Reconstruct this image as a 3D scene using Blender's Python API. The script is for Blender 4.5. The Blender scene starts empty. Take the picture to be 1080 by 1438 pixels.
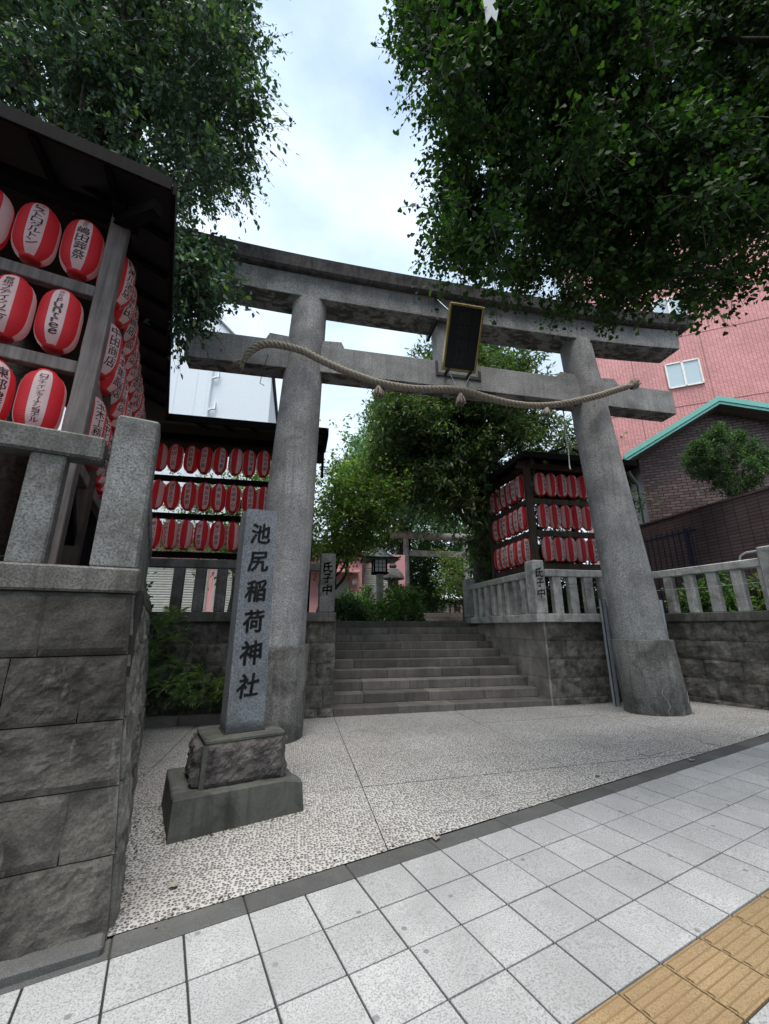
import bpy, math, random
import numpy as np
from mathutils import Matrix, Vector, noise as mnoise
rnd = random.Random(7)
scene = bpy.context.scene
COL = scene.collection
# ---------------------------------------------------------------- camera
cam_data = bpy.data.cameras.new('camera')
cam = bpy.data.objects.new('camera', cam_data)
COL.objects.link(cam)
cam_data.sensor_fit = 'HORIZONTAL'
cam_data.sensor_width = 36.0
cam_data.lens = 573.36 / 1080 * 36
cam_data.clip_start = 0.05
cam_data.clip_end = 600
R = ((0.9794889891553104, -0.05321974279566549, -0.19434242743228197),
     (-0.20149378954604963, -0.26470158764558577, -0.9430447085224957),
     (-0.001254152255841527, 0.962860700451872, -0.2699957381653453))
cam.matrix_world = Matrix.Translation((0.1683, -2.6636, 1.4151)) @ Matrix(R).to_4x4()
scene.camera = cam
# ---------------------------------------------------------------- world, sun, exposure
SUN_EL, SUN_AZ = math.radians(74), math.radians(200)     # azimuth from +Y towards +X
world = bpy.data.worlds.new('World')
scene.world = world
world.use_nodes = True
wn, wl = world.node_tree.nodes, world.node_tree.links
wn.clear()
w_out = wn.new('ShaderNodeOutputWorld')
w_sky = wn.new('ShaderNodeTexSky')
w_sky.sky_type = 'NISHITA'
w_sky.sun_disc = False
w_sky.sun_elevation = SUN_EL
w_sky.sun_rotation = SUN_AZ
w_sky.air_density = 1.4
w_sky.dust_density = 2.0
w_bg1 = wn.new('ShaderNodeBackground'); w_bg1.inputs['Strength'].default_value = 0.06
wl.new(w_sky.outputs[0], w_bg1.inputs['Color'])
w_tc = wn.new('ShaderNodeTexCoord')
w_map = wn.new('ShaderNodeMapping'); w_map.inputs['Scale'].default_value = (1.0, 1.0, 2.2)
w_map.inputs['Location'].default_value = (0.35, 0.1, 0.3)
wl.new(w_tc.outputs['Generated'], w_map.inputs['Vector'])
w_n1 = wn.new('ShaderNodeTexNoise'); w_n1.inputs['Scale'].default_value = 2.3
w_n1.inputs['Detail'].default_value = 7; w_n1.inputs['Roughness'].default_value = 0.55
wl.new(w_map.outputs[0], w_n1.inputs['Vector'])
w_r1 = wn.new('ShaderNodeValToRGB')
w_r1.color_ramp.elements[0].position = 0.36; w_r1.color_ramp.elements[0].color = (0.15, 0.20, 0.26, 1)
w_r1.color_ramp.elements[1].position = 0.66; w_r1.color_ramp.elements[1].color = (0.30, 0.34, 0.39, 1)
e = w_r1.color_ramp.elements.new(0.52); e.color = (0.22, 0.275, 0.335, 1)
wl.new(w_n1.outputs['Fac'], w_r1.inputs[0])
# cloud sheet is brighter towards the horizon all the way round, as under real overcast
w_sep = wn.new('ShaderNodeSeparateXYZ'); wl.new(w_tc.outputs['Generated'], w_sep.inputs[0])
w_mr = wn.new('ShaderNodeMapRange'); w_mr.inputs['From Min'].default_value = 0.25; w_mr.inputs['From Max'].default_value = 0.85
w_mr.inputs['To Min'].default_value = 1.0; w_mr.inputs['To Max'].default_value = 0.0
wl.new(w_sep.outputs['Z'], w_mr.inputs['Value'])
w_mx = wn.new('ShaderNodeMixRGB'); w_mx.inputs[2].default_value = (0.30, 0.34, 0.385, 1)
w_mul = wn.new('ShaderNodeMath'); w_mul.operation = 'MULTIPLY'; w_mul.inputs[1].default_value = 0.75
wl.new(w_mr.outputs[0], w_mul.inputs[0]); wl.new(w_mul.outputs[0], w_mx.inputs[0])
wl.new(w_r1.outputs[0], w_mx.inputs[1])
w_bg2 = wn.new('ShaderNodeBackground'); w_bg2.inputs['Strength'].default_value = 1.0
wl.new(w_mx.outputs[0], w_bg2.inputs['Color'])
w_mix = wn.new('ShaderNodeMixShader'); w_mix.inputs[0].default_value = 0.88
wl.new(w_bg1.outputs[0], w_mix.inputs[1]); wl.new(w_bg2.outputs[0], w_mix.inputs[2])
wl.new(w_mix.outputs[0], w_out.inputs['Surface'])
sd = bpy.data.lights.new('sun', 'SUN'); sd.energy = 1.5; sd.angle = math.radians(34); sd.color = (1.0, 0.97, 0.93)
sun = bpy.data.objects.new('sun', sd); COL.objects.link(sun)
svec = Vector((math.cos(SUN_EL) * math.sin(SUN_AZ), math.cos(SUN_EL) * math.cos(SUN_AZ), math.sin(SUN_EL)))
sun.rotation_euler = svec.to_track_quat('Z', 'Y').to_euler()
vs = scene.view_settings
vs.view_transform = 'Standard'; vs.look = 'None'; vs.gamma = 1; vs.use_curve_mapping = False; vs.exposure = 1.9

# ---------------------------------------------------------------- frames
KU = Vector((0.96030878, 0.27893914, 0)); KN = Vector((-0.27893914, 0.96030878, 0)); UP = Vector((0, 0, 1))
def K(s, d, z=0.0): return KU * s + KN * d + UP * z           # s along the kerb, d away from the street
def zs(s, d=0): return 0.02 * s + 0.0062 * d                   # the street climbs gently to the right
def zf(x, y):                                                    # forecourt surface
    p = Vector((x, y, 0)); s, d = p.dot(KU), p.dot(KN)
    w = min(1, max(0, (d - .15) / 3.2)); w = w * w * (3 - 2 * w)
    return zs(s, .15) * (1 - w) + w * 0.006 * s + .002
# ---------------------------------------------------------------- materials
def NT(name):
    m = bpy.data.materials.new(name); m.use_nodes = True
    nt = m.node_tree; nt.nodes.clear()
    return m, nt.nodes, nt.links
class G:
    def __init__(s, name):
        s.m, s.n, s.l = NT(name)
        s.out = s.n.new('ShaderNodeOutputMaterial'); s.b = s.n.new('ShaderNodeBsdfPrincipled')
        s.l.new(s.b.outputs[0], s.out.inputs['Surface'])
        s.geo = s.n.new('ShaderNodeNewGeometry'); s.pos = s.geo.outputs['Position']
    def noise(s, scale, detail=3, rough=.5, vec=None, dist=0):
        t = s.n.new('ShaderNodeTexNoise'); t.inputs['Scale'].default_value = scale
        t.inputs['Detail'].default_value = detail; t.inputs['Roughness'].default_value = rough; t.inputs['Distortion'].default_value = dist
        s.l.new(vec or s.pos, t.inputs['Vector']); return t.outputs['Fac']
    def voro(s, scale, feat='F1', vec=None, out='Distance', rand=1, dims='3D'):
        t = s.n.new('ShaderNodeTexVoronoi'); t.feature = feat; t.voronoi_dimensions = dims; t.inputs['Scale'].default_value = scale
        t.inputs['Randomness'].default_value = rand
        s.l.new(vec or s.pos, t.inputs['Vector']); return t.outputs[out]
    def mapv(s, scale=(1, 1, 1), rot=(0, 0, 0), vec=None, loc=(0, 0, 0)):
        t = s.n.new('ShaderNodeMapping'); t.inputs['Scale'].default_value = scale; t.inputs['Rotation'].default_value = rot
        t.inputs['Location'].default_value = loc
        s.l.new(vec or s.pos, t.inputs['Vector']); return t.outputs[0]
    def ramp(s, fac, *stops):
        t = s.n.new('ShaderNodeValToRGB'); els = t.color_ramp.elements
        while len(els) < len(stops): els.new(0.5)
        for e, (p, c) in zip(els, stops):
            e.position = p
            e.color = (c, c, c, 1) if not isinstance(c, (tuple, list)) else (*c, 1)
        s.l.new(fac, t.inputs[0]); return t.outputs[0]
    def mix(s, fac, a, b, mode='MIX'):
        t = s.n.new('ShaderNodeMixRGB'); t.blend_type = mode
        for i, v in ((0, fac), (1, a), (2, b)):
            if isinstance(v, (int, float)): t.inputs[i].default_value = v if i == 0 else (v, v, v, 1)
            elif isinstance(v, tuple): t.inputs[i].default_value = (*v, 1)
            else: s.l.new(v, t.inputs[i])
        return t.outputs[0]
    def math(s, op, a, b=0.0):
        t = s.n.new('ShaderNodeMath'); t.operation = op
        for i, v in ((0, a), (1, b)):
            if isinstance(v, (int, float)): t.inputs[i].default_value = v
            else: s.l.new(v, t.inputs[i])
        return t.outputs[0]
    def up(s):
        t = s.n.new('ShaderNodeSeparateXYZ'); s.l.new(s.geo.outputs['Normal'], t.inputs[0]); return t.outputs['Z']
    def zc(s):
        t = s.n.new('ShaderNodeSeparateXYZ'); s.l.new(s.pos, t.inputs[0]); return t.outputs['Z']
    def bump(s, h, strength=.3, dist=.01):
        t = s.n.new('ShaderNodeBump'); t.inputs['Strength'].default_value = strength; t.inputs['Distance'].default_value = dist
        s.l.new(h, t.inputs['Height']); s.l.new(t.outputs[0], s.b.inputs['Normal'])
    def fin(s, col, rough=.85, spec=.3, metal=0):
        if isinstance(col, tuple): s.b.inputs['Base Color'].default_value = (*col, 1)
        else: s.l.new(col, s.b.inputs['Base Color'])
        if isinstance(rough, (int, float)): s.b.inputs['Roughness'].default_value = rough
        else: s.l.new(rough, s.b.inputs['Roughness'])
        s.b.inputs['Specular IOR Level'].default_value = spec; s.b.inputs['Metallic'].default_value = metal
        return s.m
def granite(name, lo, hi, dirt=(.05, .048, .04), dirt_amt=.6, dirt_scale=1.6, speck=260, sp=(.55, 1.25), island=.12, streak=0, moss=None, bump=.25, under=False, skirt=None, gum=False):
    g = G(name)
    n = g.noise(speck, 2, .7); spk = g.ramp(n, (.36, sp[0]), (.5, 1.0), (.66, sp[1]))
    big = g.noise(2.2, 4, .6); base = g.mix(g.ramp(big, (.3, 0.), (.7, 1.)), lo, hi)
    rpi = g.geo.outputs['Random Per Island']
    base = g.mix(1.0, base, g.ramp(rpi, (0, 1 - island), (1, 1 + island)), 'MULTIPLY')
    base = g.mix(1.0, base, spk, 'MULTIPLY')
    oi = g.n.new('ShaderNodeObjectInfo'); base = g.mix(1.0, base, g.ramp(oi.outputs['Random'], (0, 1 - island * 1.3), (1, 1 + island * 1.1)), 'MULTIPLY')
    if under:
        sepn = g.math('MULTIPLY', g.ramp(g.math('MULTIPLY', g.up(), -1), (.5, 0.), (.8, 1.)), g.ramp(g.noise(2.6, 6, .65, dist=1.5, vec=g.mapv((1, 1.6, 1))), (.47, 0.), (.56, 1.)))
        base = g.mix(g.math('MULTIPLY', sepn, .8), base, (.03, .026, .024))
    if gum:
        gm = g.voro(1.9, vec=g.mapv((1, 1, 1), loc=(.3, .7, 0)), dims='2D'); base = g.mix(g.math('MULTIPLY', g.ramp(gm, (.022, 1.), (.03, 0.)), .7), base, (.10, .10, .10))
        st = g.noise(.8, 6, .7, dist=.8); base = g.mix(1., base, g.ramp(st, (.35, .86), (.6, 1.04)), 'MULTIPLY')
    if skirt:
        sk = g.math('ADD', g.zc(), g.math('MULTIPLY', g.noise(14, 5, .7), skirt[1]))
        base = g.mix(g.math('MULTIPLY', g.ramp(g.math('SUBTRACT', sk, skirt[0]), (0., 1.), (.05, 0.)), .8), base, dirt)
    d = g.noise(dirt_scale, 8, .68, dist=.6)
    base = g.mix(g.math('MULTIPLY', g.ramp(d, (.45, 0.), (.66, 1.)), dirt_amt), base, dirt)
    if streak:
        v = g.mapv((14, 14, .7)); d2 = g.noise(1, 5, .6, vec=v)
        base = g.mix(g.math('MULTIPLY', g.ramp(d2, (.48, 0.), (.72, 1.)), streak), base, dirt)
    if moss:
        d3 = g.noise(5, 6, .7); base = g.mix(g.math('MULTIPLY', g.ramp(d3, (.52, 0.), (.7, 1.)), moss), base, (.06, .075, .03))
    h = g.mix(.35, n, g.noise(60, 4, .6)); g.bump(h, bump, .006)
    return g.fin(base, .85, .25)
def rough_stone(name, a, b, c, scale=7, bump=.8, pale=0.0):
    g = G(name)
    n1 = g.noise(scale, 8, .68, dist=.4); n2 = g.noise(scale * .35, 4, .6); n3 = g.noise(90, 3, .7)
    base = g.mix(g.ramp(n1, (.38, 0.), (.62, 1.)), a, b)
    base = g.mix(g.ramp(n2, (.42, 0.), (.65, .75)), base, c)
    base = g.mix(1.0, base, g.ramp(g.geo.outputs['Random Per Island'], (0, .72), (1, 1.25)), 'MULTIPLY')
    base = g.mix(.6, base, g.ramp(n3, (.3, .5), (.7, 1.5)), 'MULTIPLY')
    if pale:
        v = g.mapv((5, 5, 1.2)); n4 = g.noise(1.6, 7, .7, vec=v)
        base = g.mix(g.math('MULTIPLY', g.ramp(n4, (.60, 0.), (.70, 1.)), pale), base, (.34, .33, .30))
    g.bump(g.mix(.5, n1, g.noise(38, 6, .7)), bump, .02)
    return g.fin(base, .9, .2)
def wood(name, a, b, knots=True):
    g = G(name)
    tc = g.n.new('ShaderNodeTexCoord')
    v = g.mapv((28, 28, 1.6)); v2 = g.mapv((1.6, 28, 28))
    n = g.noise(1.0, 5, .6, vec=v); n2 = g.noise(3.0, 4, .6)
    base = g.mix(g.ramp(n, (.3, 0.), (.7, 1.)), a, b)
    base = g.mix(.7, base, g.ramp(n2, (.3, .55), (.7, 1.25)), 'MULTIPLY')
    if knots:
        k = g.voro(2.3, vec=g.mapv((1.0, 1.0, .8)))
        base = g.mix(g.ramp(k, (.03, .85), (.10, 0.)), base, (.025, .017, .014))
    g.bump(n, .35, .004)
    return g.fin(base, .85, .25 if knots else .08)
def plain(name, col, rough=.6, spec=.4, metal=0, var=.15, scale=8, bump=0):
    g = G(name)
    c = g.mix(1.0, col, g.ramp(g.noise(scale, 5, .6), (.3, 1 - var), (.7, 1 + var)), 'MULTIPLY')
    if bump: g.bump(g.noise(80, 4, .6), bump, .004)
    return g.fin(c, rough, spec, metal)
def leafmat(name, dark, mid, lite, yellow, ypos=.93, trans=.35):
    g = G(name)
    r = g.geo.outputs['Random Per Island']
    c = g.ramp(r, (0., dark), (.45, mid), (.86, lite), (ypos, yellow))
    c = g.mix(1., c, g.ramp(g.noise(1.1, 3, .6), (.3, .6), (.7, 1.35)), 'MULTIPLY')
    g.fin(c, .6, .22)
    tr = g.n.new('ShaderNodeBsdfTranslucent'); ms = g.n.new('ShaderNodeMixShader'); ms.inputs[0].default_value = trans
    tc = g.mix(1., c, (1.2, 1.5, .45), 'MULTIPLY'); g.l.new(tc, tr.inputs[0])
    g.l.new(g.b.outputs[0], ms.inputs[1]); g.l.new(tr.outputs[0], ms.inputs[2]); g.l.new(ms.outputs[0], g.out.inputs['Surface'])
    return g.m
M = {}
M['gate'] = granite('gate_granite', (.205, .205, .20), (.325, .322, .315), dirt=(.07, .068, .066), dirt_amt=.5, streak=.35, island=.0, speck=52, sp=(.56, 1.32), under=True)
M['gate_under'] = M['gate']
M['sleeve'] = granite('sleeve_concrete', (.095, .095, .088), (.16, .155, .145), dirt=(.025, .024, .022), dirt_amt=.8, dirt_scale=2.5, streak=.5, island=0, speck=55, sp=(.6, 1.4))
M['cap'] = granite('weathered_cap_stone', (.08, .075, .075), (.13, .12, .115), dirt=(.02, .02, .02), dirt_amt=.85, dirt_scale=4, streak=.8, island=0)
M['marker'] = granite('marker_granite', (.12, .132, .145), (.155, .168, .18), dirt=(.035, .035, .035), dirt_amt=.45, skirt=(.68, .12), island=0, speck=70, sp=(.62, 1.35))
M['plinth'] = granite('plinth_stone', (.06, .06, .052), (.11, .11, .10), dirt=(.02, .02, .017), dirt_amt=.75, dirt_scale=3, island=0, moss=.3, streak=.5)
M['base_rock'] = rough_stone('rough_base_stone', (.03, .026, .026), (.085, .075, .07), (.12, .11, .10), 14, 1.0)
M['ink'] = plain('black_ink', (.012, .012, .012), .6)
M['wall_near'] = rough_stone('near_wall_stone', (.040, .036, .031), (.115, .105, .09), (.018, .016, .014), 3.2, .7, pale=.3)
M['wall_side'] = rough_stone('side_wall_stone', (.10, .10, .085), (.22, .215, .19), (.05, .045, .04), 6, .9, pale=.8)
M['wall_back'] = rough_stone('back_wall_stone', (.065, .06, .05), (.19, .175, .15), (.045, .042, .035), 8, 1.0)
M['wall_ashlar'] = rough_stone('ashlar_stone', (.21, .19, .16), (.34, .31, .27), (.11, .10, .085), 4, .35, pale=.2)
M['mortar'] = plain('dark_mortar', (.03, .028, .025), .95, .1)
M['coping'] = granite('coping_granite', (.085, .08, .072), (.18, .17, .155), dirt=(.03, .028, .023), dirt_amt=.85, dirt_scale=3, streak=.55, moss=.35, speck=100, sp=(.55, 1.4))
M['fence'] = granite('fence_granite', (.33, .33, .31), (.49, .49, .465), dirt=(.08, .075, .06), dirt_amt=.7, dirt_scale=3, speck=110, sp=(.6, 1.3), streak=.4, moss=.2)
M['fence_l'] = granite('old_fence_granite', (.12, .12, .115), (.22, .22, .21), dirt=(.045, .04, .034), dirt_amt=.8, dirt_scale=2.5, streak=.45, moss=.25, speck=85, sp=(.5, 1.4))
M['step'] = granite('step_stone', (.12, .106, .094), (.19, .172, .155), dirt=(.05, .045, .04), dirt_amt=.55, streak=.5, island=.2, speck=120, sp=(.75, 1.2))
M['tile'] = granite('pale_sidewalk_tile', (.30, .30, .296), (.345, .344, .338), dirt=(.22, .22, .215), dirt_amt=.5, speck=125, sp=(.58, 1.15), island=.06, bump=.3, gum=True)
M['tile_y'] = granite('ochre_tactile_tile', (.235, .163, .085), (.285, .20, .108), dirt=(.16, .10, .05), dirt_amt=.45, speck=170, sp=(.6, 1.15), island=.05, bump=.3)
M['border'] = granite('border_stone', (.055, .055, .053), (.09, .09, .086), dirt=(.12, .115, .10), dirt_amt=.35, speck=300, sp=(.6, 1.5))
M['joint'] = plain('dark_joint', (.035, .034, .032), .95, .1)
M['wood'] = wood('weathered_wood', (.085, .07, .066), (.19, .165, .155))
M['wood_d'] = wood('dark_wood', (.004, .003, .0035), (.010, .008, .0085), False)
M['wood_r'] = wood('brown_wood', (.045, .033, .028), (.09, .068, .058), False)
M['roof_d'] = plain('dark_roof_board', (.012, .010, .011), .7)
M['lred'] = plain('lantern_red', (.78, .060, .080), .42, .5, var=.04)
M['lwhite'] = plain('lantern_white', (.88, .85, .84), .42, .5, var=.03)
M['lring'] = plain('lantern_ring_red', (.42, .008, .012), .5, .4, var=.03)
for k in ('lred', 'lwhite'):
    nt = M[k].node_tree; b = [n for n in nt.nodes if n.type == 'BSDF_PRINCIPLED'][0]
    tc = nt.nodes.new('ShaderNodeTexCoord'); wv = nt.nodes.new('ShaderNodeTexWave'); wv.bands_direction = 'Z'
    wv.inputs['Scale'].default_value = 29.0; wv.inputs['Distortion'].default_value = 0
    nt.links.new(tc.outputs['Object'], wv.inputs['Vector'])
    bp = nt.nodes.new('ShaderNodeBump'); bp.inputs['Strength'].default_value = .5; bp.inputs['Distance'].default_value = .006
    trb = nt.nodes.new('ShaderNodeBsdfTranslucent'); trb.inputs[0].default_value = (.85, .03, .04, 1) if k == 'lred' else (.92, .80, .78, 1)
    msb = nt.nodes.new('ShaderNodeMixShader'); msb.inputs[0].default_value = .6; ob = [n for n in nt.nodes if n.type == 'OUTPUT_MATERIAL'][0]
    nt.links.new(b.outputs[0], msb.inputs[1]); nt.links.new(trb.outputs[0], msb.inputs[2]); nt.links.new(msb.outputs[0], ob.inputs['Surface'])
    nt.links.new(wv.outputs['Fac'], bp.inputs['Height']); nt.links.new(bp.outputs[0], b.inputs['Normal'])
M['rope'] = plain('straw_rope', (.27, .238, .195), .9, .1, var=.3, scale=60, bump=.6)
M['gold'] = plain('aged_gold', (.40, .30, .11), .4, .5, .6)
M['board'] = plain('black_board', (.016, .017, .018), .45, .4)
M['iron'] = plain('dark_iron', (.03, .032, .036), .5, .5, .3)
M['steel'] = plain('galvanised_steel', (.42, .46, .50), .45, .5, .5)
M['navy'] = plain('navy_paint', (.012, .015, .030), .45, .5)
M['bark'] = rough_stone('bark', (.02, .018, .015), (.07, .06, .05), (.04, .035, .03), 12, 1.0)
M['leafA'] = leafmat('ginkgo_leaf_bluegreen', (.020, .045, .030), (.042, .086, .056), (.085, .145, .10), (.17, .26, .07), .965, .22)
M['leafB'] = leafmat('ginkgo_leaf_canopy', (.012, .032, .010), (.024, .06, .015), (.045, .10, .022), (.08, .15, .03), .93, .4)
M['leafC'] = leafmat('dark_evergreen_leaf', (.026, .052, .022), (.055, .10, .04), (.11, .165, .065), (.19, .21, .08), .94, .35)
M['leafD'] = leafmat('maple_leaf', (.04, .085, .025), (.08, .15, .04), (.13, .215, .06), (.26, .21, .05), .96, .45)
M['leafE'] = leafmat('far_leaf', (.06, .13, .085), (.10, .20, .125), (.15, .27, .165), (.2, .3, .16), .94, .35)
M['leafF'] = leafmat('hedge_leaf', (.025, .055, .028), (.05, .10, .045), (.09, .16, .075), (.14, .22, .10), .93, .35)
M['leafS'] = leafmat('shrub_leaf', (.045, .10, .03), (.085, .175, .05), (.15, .27, .09), (.30, .38, .18), .9, .35)
M['leafG'] = leafmat('fern_leaf', (.10, .19, .07), (.17, .29, .11), (.28, .42, .20), (.36, .38, .16), .9, .35)
M['twig'] = plain('twig', (.055, .045, .03), .8)
M['pinkwall'] = plain('pink_plaster', (.56, .29, .30), .8, .2, var=.06)
M['whitewall'] = plain('white_panel', (.66, .72, .76), .7, .3, var=.03)
M['shutter'] = plain('grey_shutter', (.36, .37, .33), .5, .4)
M['slate'] = plain('grey_slate', (.12, .14, .14), .6)
M['copper'] = plain('verdigris_edge', (.17, .46, .40), .55, .4, var=.06)
M['soffit'] = plain('soffit', (.12, .12, .11), .8)
M['frame'] = plain('cream_window_frame', (.78, .74, .68), .5)
M['paper'] = plain('white_paper', (.78, .78, .76), .8, var=.04)
M['redpaint'] = plain('red_paint', (.5, .03, .02), .5)
M['earth'] = plain('earth', (.07, .055, .04), .95, .1, var=.3, scale=4, bump=.5)
M['asphalt'] = plain('asphalt', (.05, .05, .052), .9, .2, var=.2, scale=30, bump=.4)
g = G('frosted_pane'); M['pane'] = g.fin(g.mix(g.noise(30, 3), (.40, .50, .54), (.52, .61, .64)), .25, .5)
g = G('washi_pane'); M['washi'] = g.fin((.62, .64, .66), .6, .2)
def brickmat(name, c1, c2, mort, w, h, gap, ax, offset=.5, odd=None, rough=.5, bump=.4):
    """ax: horizontal unit vector along the wall"""
    g = G(name)
    cx = g.n.new('ShaderNodeVectorMath'); cx.operation = 'DOT_PRODUCT'; g.l.new(g.pos, cx.inputs[0]); cx.inputs[1].default_value = ax
    cmb = g.n.new('ShaderNodeCombineXYZ'); g.l.new(cx.outputs['Value'], cmb.inputs[0]); g.l.new(g.zc(), cmb.inputs[1])
    t = g.n.new('ShaderNodeTexBrick'); t.offset = offset
    t.inputs['Scale'].default_value = 1; t.inputs['Brick Width'].default_value = w; t.inputs['Row Height'].default_value = h
    t.inputs['Mortar Size'].default_value = gap; t.inputs['Mortar Smooth'].default_value = .2; t.inputs['Bias'].default_value = 0
    t.inputs['Color1'].default_value = (*c1, 1); t.inputs['Color2'].default_value = (*c2, 1); t.inputs['Mortar'].default_value = (*mort, 1)
    g.l.new(cmb.outputs[0], t.inputs['Vector'])
    col = t.outputs['Color']
    if odd:
        col2 = g.mix(g.ramp(g.noise(3.1, 2, .9), (.66, 0.), (.70, 1.)), col, odd)
        col = g.mix(t.outputs['Fac'], col2, mort)
    col = g.mix(.5, col, g.ramp(g.noise(1.2, 5), (.3, .75), (.7, 1.2)), 'MULTIPLY')
    g.bump(g.math('SUBTRACT', 1, t.outputs['Fac']), bump, .006)
    return g.fin(col, rough, .4)
DP = Vector((-.834, .552, 0)).normalized(); NP = Vector((-.552, -.834, 0)).normalized()   # street-side building walls run along DP, face NP
M['pinktile'] = brickmat('pink_wall_tile', (.56, .225, .21), (.66, .30, .285), (.27, .12, .12), .11, .056, .007, DP, .0)
M['brick'] = brickmat('brown_brick', (.085, .048, .048), (.17, .105, .10), (.015, .011, .011), .23, .080, .012, DP, .5, odd=(.22, .20, .21))
M['brick_low'] = brickmat('dark_wall_tile', (.085, .055, .056), (.115, .078, .078), (.018, .014, .015), .235, .070, .008, (0, 1, 0), .0)
# washed pebble concrete of the forecourt
g = G('pebble_concrete')
v = g.mapv((1, 1, .01))
vo = g.voro(46, vec=v, rand=.82, dims='2D'); cellc = g.voro(46, vec=v, out='Color', rand=.82, dims='2D')
sepc = g.n.new('ShaderNodeSeparateColor'); g.l.new(cellc, sepc.inputs[0])
rad = g.math('ADD', g.math('MULTIPLY', sepc.outputs[0], .26), .27)
edge = g.voro(46, 'DISTANCE_TO_EDGE', vec=v, rand=.82, dims='2D')
fac = g.math('MINIMUM', g.math('SUBTRACT', rad, vo), g.math('SUBTRACT', edge, .055))
peb = g.ramp(fac, (0.0, 0.), (.03, 1.))
pc = g.mix(sepc.outputs[1], (.06, .06, .06), (.17, .16, .15))
cem = g.mix(g.ramp(g.noise(1.3, 6, .6), (.35, 0.), (.7, 1.)), (.40, .388, .365), (.31, .292, .265))
cem = g.mix(g.math('MULTIPLY', g.ramp(g.noise(.9, 8, .72, dist=1), (.56, 0.), (.68, 1.)), .5), cem, (.20, .18, .16))
col = g.mix(peb, cem, pc)
g.bump(g.math('ADD', g.math('MULTIPLY', g.ramp(fac, (0., 0.), (.25, 1.)), .8), g.math('MULTIPLY', g.noise(150, 2), .25)), .5, .008)
M['pebble'] = g.fin(col, .75, .3)
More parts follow.
